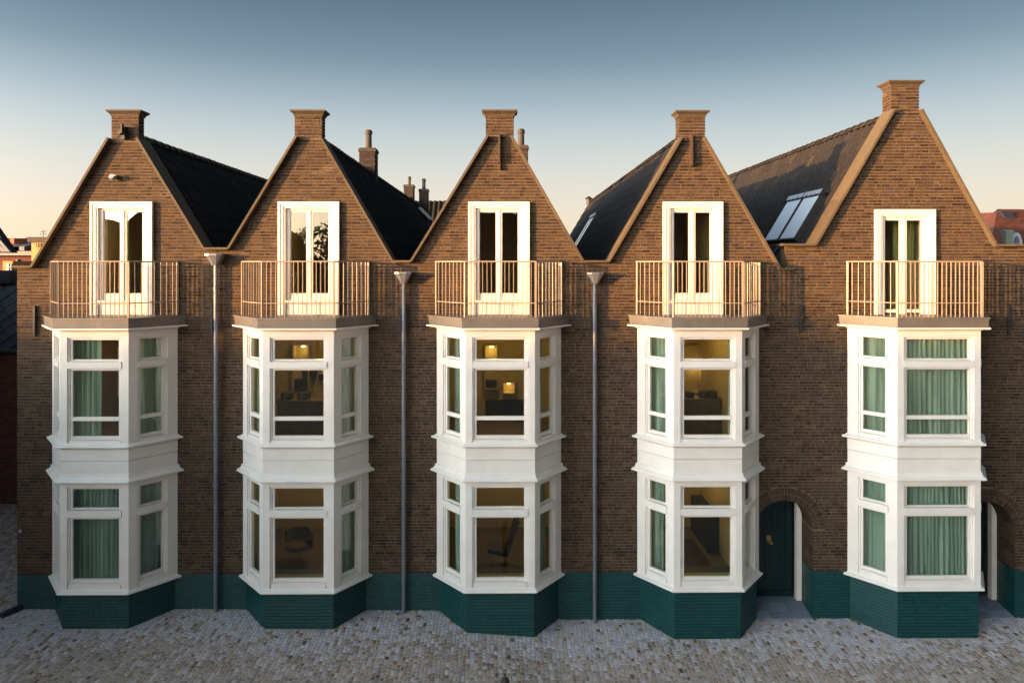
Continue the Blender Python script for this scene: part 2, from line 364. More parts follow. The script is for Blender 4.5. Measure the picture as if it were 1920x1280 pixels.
# ------------------------------------------------------------ bricks
CH = .0588; BH = .0455
class Bricker:
    """collects bricks of a house; the 300 that show largest become objects, the rest join their wall's field"""
    def __init__(s): s.L = []
    def fill(s, parent, org, tan_, nrm, z0, z1, spans, mat, seed=0, depth=.028, zlo=None):
        """courses from z0 up; spans(zb,zt) -> list of (u0,u1) along tan_"""
        rr = random.Random(seed); k = 0; z = z0
        while z + BH <= z1 + .002:
            rr2 = random.Random(seed * 977 + k)
            for (u0, u1) in spans(z, z + BH):
                if u1 - u0 < .03: continue
                u = u0; phase = rr2.choice([0, .04, .08, .11])
                first = True
                while u < u1 - .012:
                    l = (.165 - phase) if first else rr2.choice([.165, .17, .19, .21, .10, .108, .13])
                    first = False
                    if u + l > u1 - .035: l = u1 - u + .008
                    bl = l - .011
                    if bl > .012:
                        cu = u + bl / 2; off = rr2.uniform(-.003, .002)
                        t = rr2.random()
                        c = (org[0] + tan_[0] * cu + nrm[0] * off, org[1] + tan_[1] * cu + nrm[1] * off, z + BH / 2)
                        s.L.append((parent, c, atan2(tan_[1], tan_[0]), round(bl, 3), BH, depth, max(t, .001), mat, rr2.uniform(-.006, .006)))
                    u += l
            z += CH; k += 1
    def done(s, cap=300):
        def score(b):
            c = b[1]; d = sqrt(c[0] ** 2 + (c[1] - CAMY) ** 2 * 1.0)
            return (c[1] - CAMY) - b[3] * 6 * abs(cos(b[2])) + .02 * abs(c[0])
        s.L.sort(key=score)
        for b in s.L[:cap]:
            p, c, ang, l, h, dp, t, mat, roll = b
            o = link('brick', bmesh_brick(l, h, dp, mat), p); o.location = c; o.rotation_euler = (0, roll, ang); o['tint'] = t
        rest = {}
        for b in s.L[cap:]:
            p, c, ang, l, h, dp, t, mat, roll = b
            key = (p.name, mat)
            if key not in rest: rest[key] = (p, mat, MB())
            m_ = rest[key][2]; ca, sa = cos(ang), sin(ang); vs = []
            for (x, y, z) in brick_v(l, h, dp):
                z += x * -roll
                vs.append((c[0] + x * ca - y * sa, c[1] + x * sa + y * ca, c[2] + z))
            m_.add(vs, BF, t)
        for p, mat, m_ in rest.values(): part('brickwork', m_, mat, p, kind='stuff')
BF = [(0, 1, 3, 2), (4, 5, 1, 0), (2, 3, 7, 6), (4, 0, 2, 6), (1, 5, 7, 3)]
def brick_v(l, h, dp):   # front face at y=0 (normal -y), back at +dp
    x, z, e_ = l / 2, h / 2, .0
    return [(-x, 0, -z), (x, 0, -z), (-x, 0, z), (x, 0, z), (-x, dp, -z), (x, dp, -z), (-x, dp, z), (x, dp, z)]
_bm = {}
def bmesh_brick(l, h, dp, mat):
    k = (round(l, 3), h, dp, mat)
    if k not in _bm:
        b = MB(); b.add(brick_v(l, h, dp), BF); _bm[k] = b.mesh('brick', M[mat])
    return _bm[k]

# ------------------------------------------------------------ bay windows
def ring(pl, o):
    """offset the bay outline outward by o; ends slide along the wall plane"""
    def off(a_, b_):
        dx, dy = b_[0] - a_[0], b_[1] - a_[1]; l = sqrt(dx * dx + dy * dy); nx, ny = dy / l, -dx / l
        if ny > 0 or (abs(ny) < 1e-6 and False): nx, ny = -nx, -ny
        return (a_[0] + nx * o, a_[1] + ny * o), (dx / l, dy / l)
    L3 = [off(pl[i], pl[i + 1]) for i in range(3)]
    def inter(A, B):
        (p, d), (q, e_) = A, B; det = d[0] * -e_[1] + e_[0] * d[1]
        t = ((q[0] - p[0]) * -e_[1] + e_[0] * (q[1] - p[1])) / det
        return (p[0] + d[0] * t, p[1] + d[1] * t)
    wall = ((0.0, 0.0), (1.0, 0.0))
    return [inter(L3[0], wall), inter(L3[0], L3[1]), inter(L3[1], L3[2]), inter(L3[2], wall)]
def sweep(mb, pl, prof, y_wall=0.0):
    """closed profile of (offset, z) swept round the bay with mitred corners"""
    rs = [ring(pl, o) for o, z in prof]; n = len(prof); vs = []
    for r, (o, z) in zip(rs, prof): vs += [(x, y, z) for x, y in r]
    fs = []
    for i in range(n):
        j = (i + 1) % n
        for k in range(3): fs.append((i * 4 + k, i * 4 + k + 1, j * 4 + k + 1, j * 4 + k))
    fs.append(tuple(i * 4 for i in range(n))); fs.append(tuple(i * 4 + 3 for i in range(n))[::-1])
    mb.add(vs, fs)
def seg(pl, i):
    a_, b_ = pl[i], pl[i + 1]; dx, dy = b_[0] - a_[0], b_[1] - a_[1]; l = sqrt(dx * dx + dy * dy)
    t = (dx / l, dy / l); n = (t[1], -t[0])
    if n[1] > 0: n = (-n[0], -n[1])
    return a_, t, n, l
def segbox(mb, s_, u0, u1, z0, z1, o0, o1, slope=0.0):
    a_, t, n, l = s_
    q = lambda u, o: (a_[0] + t[0] * u + n[0] * o, a_[1] + t[1] * u + n[1] * o)
    c = [q(u0, o0), q(u1, o0), q(u1, o1), q(u0, o1)]
    bot = [(x, y, z0) for x, y in c]; top = [(x, y, z1 - (slope if i > 1 else 0)) for i, (x, y) in enumerate(c)]
    mb.hexa(bot, top)
ZU = dict(o0=3.408, o1=5.28, g=[(4.885, 5.232), (3.864, 4.69), (3.522, 3.797)])
ZL = dict(o0=.824, o1=2.629, g=[(2.249, 2.59), (.985, 2.054)])

def window(house_bay, s_, u0, u1, Z, bar):
    z0, z1 = Z['o0'], Z['o1']; fw = .05
    f = MB()
    # stiles in two steps, head, transom, bottom rail with a weathered sill
    for (a_, b_) in ((u0, u0 + .03), (u1 - .03, u1)): segbox(f, s_, a_, b_, z0, z1, -.10, -.022)
    for (a_, b_) in ((u0 + .03, u0 + .072), (u1 - .072, u1 - .03)): segbox(f, s_, a_, b_, z0 + .04, z1 - .022, -.10, -.042)
    segbox(f, s_, u0 + .03, u1 - .03, z1 - .022, z1, -.10, -.022)
    segbox(f, s_, u0 + .072, u1 - .072, Z['g'][0][1], z1 - .022, -.10, -.042)
    segbox(f, s_, u0 + .072, u1 - .072, Z['g'][-1][0] - .055, Z['g'][-1][0], -.10, -.042)
    segbox(f, s_, u0 + .03, u1 - .03, z0, Z['g'][-1][0] - .055, -.10, -.005, slope=.018)
    tr = (Z['g'][1][1], Z['g'][0][0])
    segbox(f, s_, u0 + .072, u1 - .072, tr[1] - .03, tr[1], -.10, -.042)
    segbox(f, s_, u0 + .072, u1 - .072, tr[0], tr[0] + .04, -.10, -.042)
    fr_ = part('window_frame', f, 'white', house_bay)
    t_ = MB(); segbox(t_, s_, u0 + .004, u1 - .004, tr[0] + .042, tr[1] - .032, -.02, .014, slope=.012)
    part('transom_bar', t_, 'white', house_bay)
    if bar:
        m_ = MB(); segbox(m_, s_, u0 + .06, u1 - .06, Z['g'][2][1], Z['g'][1][0], -.09, -.032)
        part('glazing_bar', m_, 'white', house_bay)
    for (ga, gb) in Z['g']:
        p_ = MB(); segbox(p_, s_, u0 + .066, u1 - .066, ga - .006, gb + .006, -.072, -.066)
        part('pane', p_, 'glass', house_bay)

def build_bay(house, k, br):
    pl = BAYS[k]
    bxm = (pl[0][0] + pl[3][0]) / 2
    b = bpy.data.objects.new('bay_window', None); COL.objects.link(b); b.parent = house; b.matrix_parent_inverse = WI(house); b.location = (bxm, 0, .74)
    # corner posts and wall posts, both storeys
    r0, ri = ring(pl, 0), ring(pl, -.13)
    WP, CP = .20, .155
    def pt(s_, u, o): a_, t, n, l = s_; return (a_[0] + t[0] * u + n[0] * o, a_[1] + t[1] * u + n[1] * o)
    SG = [seg(pl, i) for i in range(3)]
    wcp = .12
    openings = []
    for i, s_ in enumerate(SG):
        L_ = s_[3]
        if i == 0: openings.append((WP, L_ - CP))
        elif i == 1: openings.append((wcp, L_ - wcp))
        else: openings.append((CP, L_ - WP))
    for z0, z1 in ((.824, 2.629), (3.408, 5.28)):
        for c in (1, 2):
            A, B = SG[c - 1], SG[c]; ua = openings[c - 1][1]; ub = openings[c][0]
            bay = MB(); bay.prism([pt(A, ua, 0), r0[c], pt(B, ub, 0), pt(B, ub, -.13), ri[c], pt(A, ua, -.13)], z0, z1); part('corner_post', bay, 'white', b)
        bay = MB(); bay.prism([r0[0], pt(SG[0], WP, 0), pt(SG[0], WP, -.13), ri[0]], z0, z1); part('wall_post', bay, 'white', b)
        bay = MB(); bay.prism([pt(SG[2], SG[2][3] - WP, 0), r0[3], ri[3], pt(SG[2], SG[2][3] - WP, -.13)], z0, z1); part('wall_post', bay, 'white', b)
    def mould(name, prof, m='white'):
        q = MB(); sweep(q, pl, prof); return part(name, q, m, b)
    mould('frieze', [(-.13, 5.28), (0, 5.28), (0, 5.385), (.028, 5.395), (.028, 5.42), (-.13, 5.42)])
    mould('cornice_lip', [(-.12, 5.42), (.15, 5.42), (.155, 5.435), (.15, 5.45), (-.12, 5.455)])
    mould('upper_sill', [(-.13, 3.30), (0.0, 3.30), (.015, 3.325), (.075, 3.338), (.085, 3.352), (.08, 3.37), (.03, 3.388), (.018, 3.408), (-.13, 3.408)])
    mould('middle_moulding', [(-.13, 2.629), (0, 2.629), (0, 2.70), (.022, 2.716), (.088, 2.722), (.094, 2.742), (.08, 2.765), (.045, 2.785), (.028, 2.815), (.022, 2.857), (-.13, 2.857)])
    mould('lower_sill', [(-.13, .735), (.035, .735), (.055, .745), (.062, .765), (.05, .785), (.012, .80), (0, .824), (-.13, .824)])
    q0, q1 = ring(pl, 0), ring(pl, -.05)
    for i in range(3):
        for z0, z1 in ((2.857, 3.092), (3.10, 3.30)):
            q = MB(); d_ = .002 if z0 > 3 else .0
            qa = ring(pl, d_)
            q.prism([qa[i], qa[i + 1], q1[i + 1], q1[i]], z0, z1); part('panel', q, 'white', b)
    q = MB(); rr = ring(pl, -.05)
    q.prism([rr[0], rr[1], rr[2], rr[3]], 2.72, 3.36); q.prism([rr[0], rr[1], rr[2], rr[3]], 5.30, 5.44)
    q.prism([rr[0], rr[1], rr[2], rr[3]], .55, .79)
    part('bay_floor', q, 'plaster', b)
    for i, s_ in enumerate(SG):
        u0, u1 = openings[i]
        window(b, s_, u0, u1, ZU, True); window(b, s_, u0, u1, ZL, False)
    # masonry base
    pb = ring(pl, -.045); mb_ = MB()
    mb_.prism([pb[0], pb[1], pb[2], pb[3]], -.35, .74)
    base = part('bay_base', mb_, 'greenm', house)
    po = ring(pl, -.037)
    for i in range(3):
        a_, t, n, l = seg(po, i)
        x_ = [po[i][0], po[i + 1][0]]
        gz = min(ground(x_[0], po[i][1]), ground(x_[1], po[i + 1][1]))
        n_c = int((.735 - gz) / CH) + 1; zst = .735 - n_c * CH
        br.fill(base, a_, t, n, zst, .735, lambda zb, zt, l=l: [(0, l + .006)], 'green', seed=300 + k * 3 + i, depth=.02)
    # balcony deck and railing
    dk = MB(); sweep(dk, pl, [(-.10, 5.455), (.115, 5.455), (.125, 5.60), (.14, 5.605), (.14, 5.63), (-.10, 5.635)])
    rr = ring(pl, -.10); dk.prism([rr[0], rr[1], rr[2], rr[3]], 5.56, 5.634)
    bal = part('balcony_deck', dk, 'zinc', house)
    rp_ = ring(pl, .02)
    def railbar(name, z, r):
        q = MB(); pa = [Vector((x, y, z)) for x, y in rp_]; pa[0].y = pa[-1].y = 0.0
        for i in range(3): q.cyl(pa[i], pa[i + 1], r, n=8)
        part(name, q, 'rail', bal)
    railbar('handrail', 6.625, .014); railbar('lower_rail', 5.885, .010)
    bars = {}
    def bar(x, y, ang, w, d_, name):
        key = (w, d_)
        if key not in bars: q = MB(); q.box(-w / 2, w / 2, -d_ / 2, d_ / 2, 0, 6.62 - 5.634); bars[key] = q.mesh('baluster', M['rail'])
        o = link(name, bars[key], bal); o.location = (x, y, 5.634); o.rotation_euler = (0, R.uniform(-.004, .004), ang)
    for i in range(3):
        a_, t, n, l = seg(rp_, i); m_ = max(2, round(l / (.080 if i == 1 else .115))) if (k, i) != (0, 0) else 4
        for j in range(m_ + 1):
            if i > 0 and j == 0: continue
            u = l * j / m_
            if i == 0 and j == 0: u = .03
            if i == 2 and j == m_: u = l - .03
            post = (j == m_ and i < 2) or (i == 0 and j == 0) or (i == 2 and j == m_)
            bar(a_[0] + t[0] * u, a_[1] + t[1] * u, atan2(t[1], t[0]), .036 if post else .011, .030 if post else .018, 'rail_post' if post else 'baluster')
    return SG, openings

# ------------------------------------------------------------ houses
X = PX
def Zp(py, px=946): return P(px, py, 0)[1]
def pz(px, py): return P(px, py, 0)
HS = [
 dict(L=32, R=405, prof=[(32, 500), (65, 500), (207, 262), (262, 262), (385, 465), (405, 465)], ch=(209, 260, 262, 207), win=(172, 288, 378.5, 570), ridge=(236, 257), depth=12.5, cd=.22),
 dict(L=405, R=757, prof=[(405, 465), (432, 465), (557, 259), (603, 259), (736, 488), (757, 488)], ch=(552.5, 604, 259, 207), win=(522.5, 637, 378.5, 570), ridge=(580, 257), depth=20.0, cd=.25),
 dict(L=757, R=1115, prof=[(757, 489), (772, 489), (914, 257), (959, 257), (1092, 489), (1115, 489)], ch=(911, 963, 257, 207), win=(878, 992.7, 378.5, 570), ridge=(937, 252), depth=12.0, cd=.22),
 dict(L=1115, R=1474, prof=[(1115, 489), (1141, 489), (1275, 261), (1319, 261), (1459, 503), (1474, 503)], ch=(1273, 1322, 259, 208), win=(1242.4, 1354, 378.5, 570), ridge=(1297, 254), depth=16.5, cd=.28),
 dict(L=1474, R=2010, prof=[(1474, 458), (1526, 458), (1671, 209), (1723.5, 209), (1861, 459), (2010, 459)], ch=(1670.5, 1723, 209, 152), win=(1639, 1751, 393, 592), ridge=(1697, 213), depth=14.5, cd=.32),
]
LAB = ['brick gabled house at the left end of the row, small lamp on its gable',
       'brick gabled house, second from left, tall potted chimney on its dark roof',
       'middle brick gabled house, with two lit alcoves behind its upper bay window',
       'brick gabled house left of the first arched porch, with plain flat beam on its gable',
       'largest brick gabled house at the right end, with wide bay and full green curtains']
ARCH = [dict(c=1470.5, r=54, crown=937.5), dict(c=1849.5, r=54, crown=940)]
TH_W = .30
def lerp(a_, b_, t): return a_ + (b_ - a_) * t
arch_m = []
for A in ARCH:
    cx = X(A['c']); r = A['r'] / 100.0 * 1.003; zc = P(A['c'], A['crown'])[1]
    arch_m.append((cx, r, zc - r))
def house(k):
    H = HS[k]; xl, xr = X(H['L']), X(H['R'])
    H['root'] = h = thing('brick_house', ((xl + xr) / 2, 0, ground((xl + xr) / 2)), LAB[k], 'house', 'gabled brick houses of the terrace')
    pr = [pz(*q) for q in H['prof']]
    zl, zr = pr[0][1], pr[-1][1]
    (sx0, sz0), (sx1, sz1), (tx1, tz1), (tx0, tz0) = pr[1], pr[2], pr[3], pr[4]
    ztop = min(sz1, tz1)
    wx0, wz1 = pz(H['win'][0], H['win'][2]); wx1 = pz(H['win'][1], H['win'][2])[0]
    wx0 += .03; wx1 -= .03; wz1 -= .03; wz0 = 5.60
    bl, brt = BAYS[k][0][0] + .10, BAYS[k][3][0] - .10
    arcs = [a_ for a_ in arch_m if xl - .3 < a_[0] < xr]
    def outer(z):
        if z < zl: a_ = xl
        elif z <= sz0: a_ = sx0
        else: a_ = lerp(sx0, sx1, (z - sz0) / (sz1 - sz0))
        if z < zr: b_ = xr
        elif z <= tz0: b_ = tx0
        else: b_ = lerp(tx0, tx1, (z - tz0) / (tz1 - tz0))
        return a_, b_
    def cut(iv, c0, c1):
        o_ = []
        for a_, b_ in iv:
            if c1 <= a_ or c0 >= b_: o_.append((a_, b_)); continue
            if a_ < c0: o_.append((a_, c0))
            if c1 < b_: o_.append((c1, b_))
        return o_
    def spans_at(z, ringw=0.0, bay=True):
        iv = [outer(z)]
        if bay and ((.78 < z < 2.7) or (2.95 < z < 5.30)): iv = cut(iv, bl, brt)
        if wz0 < z < wz1: iv = cut(iv, wx0, wx1)
        for cx, r, zs in arcs:
            rr = r + ringw if z > zs else r
            if z < zs: iv = cut(iv, cx - r, cx + r)
            elif z < zs + rr: w = sqrt(max(0, rr * rr - (z - zs) ** 2)); iv = cut(iv, cx - w, cx + w)
        return [q for q in iv if q[1] - q[0] > .002]
    # mortar body, in slabs between break heights
    brk = {-.4, .80, ztop, zl, zr, sz0, tz0, wz0, wz1, .78, 2.7, 2.95, 5.30}
    for cx, r, zs in arcs:
        brk.add(zs)
        for i in range(1, 19): brk.add(zs + r * sin(pi / 2 * i / 18))
    z = max(min(zl, zr), 6.0)
    brk = sorted(q for q in brk if q <= ztop + 1e-6)
    wall = MB(); plin = MB()
    for za, zb in zip(brk, brk[1:]):
        if zb - za < 1e-4: continue
        A, B = spans_at(za + 1e-5), spans_at(zb - 1e-5)
        if len(A) != len(B): B = A = spans_at((za + zb) / 2)
        for (a0, a1), (b0, b1) in zip(A, B):
            (plin if zb < .801 else wall).xzprism([(a0, za), (a1, za), (b1, zb), (b0, zb)], .0040, TH_W)
    w = part('wall', wall, 'mortar', h); plinth = part('plinth', plin, 'greenm', h)
    br = Bricker()
    def span_wall(zb, zt):
        a_, b_ = spans_at(zb + .002, .24), spans_at(zt - .002, .24)
        out_ = []
        for s0, s1 in a_:
            for q0, q1 in b_:
                lo, hi = max(s0, q0), min(s1, q1)
                if hi - lo > .02: out_.append((lo, hi + .008 if hi < xr - .01 else hi + .006))
        # behind the bay's solid parts no bricks are needed
        res = []
        for a__, b__ in out_: res += cut([(a__, b__)], BAYS[k][0][0] + .07, BAYS[k][3][0] - .07) if zb < 5.55 else [(a__, b__)]
        return res
    zs0 = .80 - 20 * CH
    nb = 0
    br.fill(plinth, (0, 0), (1, 0), (0, -1), zs0, .80, span_wall, 'green', seed=50)
    br.fill(w, (0, 0), (1, 0), (0, -1), .80, ztop, span_wall, 'brick', seed=51)
    # courses share their phase over the whole terrace, so they run through
    # side and back walls and the gable wall's hidden back
    if k == 0:
        sd = MB(); sd.box(xl, xl + .25, TH_W, H['depth'], -.4, 6.3); part('side_wall', sd, 'plainbrick', h)
        sw = w
        br.fill(w, (xl, .3), (0, -1), (-1, 0), .80, zl, lambda a_, b_: [(0, .3)], 'brick', seed=61)
    bk = MB(); bk.box(xl + .01, xr - .01, H['depth'] - .25, H['depth'], -.4, 6.3); part('back_wall', bk, 'plainbrick', h)
    # gable chimney
    c0, c1, cyb, cyt = H['ch']; cx0, cz0 = pz(c0, cyb); cx1, cz1 = pz(c1, cyt)
    cd = H['cd']; sx = cx0 + .012; ex = cx1 - .012
    cz0 = ztop - .02; capz = cz1 - .11
    cm = MB(); cm.box(sx, ex, .007, cd, cz0, cz1 - .01)
    chm = part('chimney_stack', cm, 'mortar', h)
    n_c = int((capz - cz0) / CH); zc0 = capz - n_c * CH
    full = lambda l: (lambda a_, b_: [(0, l)])
    br.fill(chm, (cx0, 0), (1, 0), (0, -1), zc0, capz, full(cx1 - cx0 + .006), 'brick', seed=70 + k, depth=.02)
    br.fill(chm, (cx1, 0), (0, 1), (1, 0), zc0, capz, full(cd), 'brick', seed=80 + k, depth=.02)
    br.fill(chm, (cx0, cd), (0, -1), (-1, 0), zc0, capz, full(cd), 'brick', seed=90 + k, depth=.02)
    cap = MB()
    prof = [(.0, 0), (.012, .0), (.018, .03), (.040, .055), (.062, .075), (.072, .078), (.072, .11), (.0, .12)]
    prev = None
    for o_, dz in prof:
        rg = [(cx0 - o_, -o_, capz + dz), (cx1 + o_, -o_, capz + dz), (cx1 + o_, cd + o_, capz + dz), (cx0 - o_, cd + o_, capz + dz)]
        if prev:
            cap.add(prev + rg, [(i, (i + 1) % 4, 4 + (i + 1) % 4, 4 + i) for i in range(4)])
        prev = rg
    cap.add(prev, [(0, 1, 2, 3)])
    part('chimney_cap', cap, 'stone', chm)
    # copings, cut in stones
    def coping(p, q, thick=.042, fr=.12, bk_=.36, seglen=.95, e0=0, e1=0):
        (x0, z0), (x1, z1) = p, q; L_ = sqrt((x1 - x0) ** 2 + (z1 - z0) ** 2); t = ((x1 - x0) / L_, (z1 - z0) / L_); n = (-t[1], t[0])
        if n[1] < 0: n = (-n[0], -n[1])
        m_ = max(1, round(L_ / seglen))
        for i in range(m_):
            a_, b_ = L_ * i / m_ + (.002 if i else -e0), L_ * (i + 1) / m_ - (.002 if i < m_ - 1 else -e1)
            q_ = MB(); pts = []
            for u, v in ((a_, -.02), (b_, -.02), (b_, thick - .02), (a_, thick - .02)): pts.append((x0 + t[0] * u + n[0] * v, z0 + t[1] * u + n[1] * v))
            q_.xzprism(pts, -fr + R.uniform(-.003, .003), bk_, R.uniform(.01, 1)); part('coping_stone', q_, 'stone', h)
    coping(pr[1], pr[2], e0=.012, e1=.02); coping(pr[3], pr[4], e0=.02, e1=.012)
    if k == 0: coping((pr[0][0] - .03, pr[0][1]), (pr[1][0] - .01, pr[1][1]))
    if k == 1: coping((X(385) + .012, pr[1][1] - .012), (pr[1][0] - .012, pr[1][1] - .012))
    if k == 2: coping((X(736) + .012, pr[1][1] - .012), (pr[1][0] - .012, pr[1][1] - .012))
    if k == 3:
        coping((X(1092) + .012, pr[1][1] - .012), (pr[1][0] - .012, pr[1][1] - .012))
        coping((X(1459) + .014, pr[4][1] - .012), (X(1484), pr[4][1] - .012))
    if k == 4:
        coping((X(1463), pr[1][1] - .012), (pr[1][0] - .012, pr[1][1] - .012)); coping((X(1861) + .014, pr[4][1] - .012), (X(2010), pr[4][1] - .012))
    # arches
    for (cx, r, zs) in [q_ for q_ in arcs if xl <= q_[0] < xr]:
        ar = MB(); nn = 18
        for i in range(nn):
            pass
        am = MB()
        for rr_, lo, hi in ((0, r, r + .108), (1, r + .117, r + .235)):
            cnt = int(pi * (lo + hi) / 2 / .062)
            wedge = {}
            for i in range(cnt):
                th = pi * (i + .5) / cnt; hw0 = (pi * lo / cnt - .009) / 2; hw1 = (pi * hi / cnt - .009) / 2
                if 'm' not in wedge:
                    q = MB(); q.xzprism([(-hw0, lo), (hw0, lo), (hw1, hi), (-hw1, hi)], 0, .03); wedge['m'] = q.mesh('arch_brick', M['brick'])
                o = link('arch_brick', wedge['m'], w); o.location = (cx, R.uniform(-.004, .001), zs); o.rotation_euler = (0, pi / 2 - th if True else 0, 0); o['tint'] = R.uniform(.001, 1)
        gz = ground(cx)
        pd = MB(); pm_ = MB()
        # porch: reveals, soffit, ceiling block, door
        D2 = .80
        rv = MB(); rvL = MB()
        for sgn in (-1, 1):
            x0 = cx + sgn * r
            rv.box(min(x0, x0 + sgn * .12), max(x0, x0 + sgn * .12), TH_W, D2 + .1, -.3, zs + r + .3)
        rv.box(cx - r, cx + r, TH_W, D2 + .1, zs + r, zs + r + .2)
        part('porch_wall', rv, 'mortar', h)
        pw = MB(); pw.box(cx - r - .1, cx + r + .1, D2 + .1, D2 + .15, -.3, zs + r + .3)
        part('porch_back', pw, 'dark', h)
        for sgn in (-1, 1):
            x0 = cx + sgn * (r - .007) if True else 0
            if sgn == 1: org, tn, nr = (x0, D2), (0, -1), (-1, 0)
            else: org, tn, nr = (x0, 0.02), (0, 1), (1, 0)
            # tangent/normal pair must keep front = -y side of rotated brick
            br.fill(w, (x0, .012) if sgn == -1 else (x0, .55), (0, 1) if sgn == -1 else (0, -1), nr, zs0, .80, lambda a_, b_: [(0, .54)], 'green', seed=50, depth=.006)
            br.fill(w, (x0, .012) if sgn == -1 else (x0, .55), (0, 1) if sgn == -1 else (0, -1), nr, .80, zs, lambda a_, b_: [(0, .54)], 'brick', seed=51, depth=.006)
        sf = MB()
        for i in range(28):
            t0, t1 = pi * (i + .06) / 28, pi * (i + .94) / 28; yy = .012 if i % 2 else .012
            for (ya, yb2) in ((.012, .20), (.21, .31), (.32, .54)) if i % 2 else ((.012, .11), (.12, .32), (.33, .54)):
                ri_, ro_ = r - .006, r + .02
                c4 = [(cx + ri_ * cos(t0), zs + ri_ * sin(t0)), (cx + ri_ * cos(t1), zs + ri_ * sin(t1)), (cx + ro_ * cos(t1), zs + ro_ * sin(t1)), (cx + ro_ * cos(t0), zs + ro_ * sin(t0))]
                sf.xzprism(c4, ya, yb2, R.uniform(.01, 1))
        part('soffit_brickwork', sf, 'brick', h, kind='stuff')
        # door frame posts
        pf = MB(); zt = zs + r + .02
        for sgn in (-1, 1):
            xa = cx + sgn * (r - .012); xb = xa - sgn * .10
            if sgn > 0: pf.box(min(xa, xb), max(xa, xb), .50, .62, gz + .11, zt)
        pf.box(cx - r + .013, cx + r - .113, .56, .62, zt - .05, zt)
        part('door_frame', pf, 'white', h)
        dr = MB(); dx0, dx1 = cx - r + .012, cx + r - .115
        dr.box(dx0, dx1, .72, .76, gz + .115, zt - .12)
        door = part('door', dr, 'door', h)
        xs_ = dx0; split = cx - .22
        nbd = 7; wv = (dx1 - dx0) / nbd
        for i in range(nbd):
            q = MB(); y0 = .700 if i != 1 else .688
            q.box(dx0 + wv * i + .004, dx0 + wv * (i + 1) - .004, y0, .722, gz + .24, zt - .14); part('door_board', q, 'door', door)
        q = MB(); q.box(dx0, dx1, .685, .722, gz + .12, gz + .232); part('kick_board', q, 'door', door)
        if cx < 8:
            q = MB(); kx, kz = P(1443, 1014, .69); q.cyl((kx, .70, kz), (kx, .66, kz), .05, .045, 14); q.cyl((kx, .66, kz), (kx, .61, kz), .018, n=8); q.cyl((kx, .62, kz), (kx, .58, kz), .034, .028, 12)
            q.box(kx - .06, kx + .03, .694, .70, kz + .02, kz + .11)
            part('door_knob', q, 'brass', door)
        fl_ = MB()
        fy = [0.0, .20, .47, .80]; zf = gz + .10
        for j in range(3):
            xx = [cx - r + .01, cx - .25 + .1 * j, cx + .12 + .05 * j, cx + r - .01] if j < 2 else [cx - r + .01, cx + r - .01]
            for a_, b_ in zip(xx, xx[1:]):
                ya, yb2 = fy[j] + .004 - (.03 if j == 0 else 0), fy[j + 1] - .004; sl_ = lambda y: gz + .012 + .10 * max(0, min(1, y / .55))
                q = MB(); q.hexa([(a_ + .004, ya, gz - .1), (b_ - .004, ya, gz - .1), (b_ - .004, yb2, gz - .1), (a_ + .004, yb2, gz - .1)],
                                 [(a_ + .004, ya, sl_(ya)), (b_ - .004, ya, sl_(ya)), (b_ - .004, yb2, sl_(yb2)), (a_ + .004, yb2, sl_(yb2))], R.uniform(.01, 1)); part('flagstone', q, 'flag', h)
    # french window
    fx0, ftop = pz(H['win'][0], H['win'][2]); fx1 = pz(H['win'][1], H['win'][2])[0]; wdt = fx1 - fx0
    q = MB(); zb = 5.635
    def rim(i0, i1, y0, y1, ztp0, ztp1):
        q.box(fx0 + i0, fx0 + i1, y0, y1, zb, ftop - ztp0); q.box(fx1 - i1, fx1 - i0, y0, y1, zb, ftop - ztp0)
        q.box(fx0 + i1, fx1 - i1, y0, y1, ftop - ztp1, ftop - ztp0)
    rim(0, .045, -.070, .30, 0, .045); rim(.045, .10, -.058, .30, .045, .085); rim(.10, .135, -.044, .30, .085, .12)
    rim(.135, .205, .004, .12, .12, .155)
    fw = part('french_window', q, 'white', h)
    gz1 = P(930, 398)[1] if k != 4 else P(1690, 413)[1]; gz0 = P(930, 549.6)[1] if k != 4 else P(1690, 580)[1]
    in0, in1 = fx0 + .205, fx1 - .205; mid = (in0 + in1) / 2
    for a_, b_ in ((in0, mid - .002), (mid + .002, in1)):
        l = MB(); st = .05 if a_ == in0 else .058
        lw = .012 if a_ == in0 else .058; rw = .058 if a_ == in0 else .012
        l.box(a_, a_ + lw, .02, .085, zb, ftop - .155); l.box(b_ - rw, b_, .02, .085, zb, ftop - .155)
        l.box(a_ + lw, b_ - rw, .02, .085, gz1, ftop - .155); l.box(a_ + lw, b_ - rw, .02, .085, zb + .03, gz0)
        if k != 4: l.box(a_ + lw + .02, b_ - rw - .02, .013, .02, zb + .06, gz0 - .09)
        dl = part('door_leaf', l, 'white', fw)
        g_ = MB(); g_.box(a_ + lw - .004, b_ - rw + .004, .040, .046, gz0 - .004, gz1 + .004); part('pane', g_, 'glass', fw)
    q = MB(); q.box(mid - .022, mid + .022, .006, .02, zb, ftop - .155); part('astragal', q, 'white', fw)
    if k != 4:
        q = MB(); q.box(fx0 + .14, fx1 - .14, -.05, .019, 5.87, 5.90); q.box(fx0 + .14, fx1 - .14, -.012, .003, 5.637, 5.87); part('threshold_board', q, 'white', fw)
    SG, op = build_bay(h, k, br)
    H['SG'], H['op'] = SG, op
    H['X'] = (xl, xr)
    br.done()
    # rooms
    rm = MB(); xa, xb = xl + .12, xr - .12
    BL, BRr = BAYS[k][0][0] - .25, BAYS[k][3][0] + .15
    if k == 4: xb = BRr
    if k == 3: xb = BRr + .0
    if k == 3 or k == 4: xa = max(xa, BL)
    if k == 4: xa = BL
    if k >= 3: xb = arch_m[k - 3][0] - arch_m[k - 3][1] - .17
    RD = 3.4
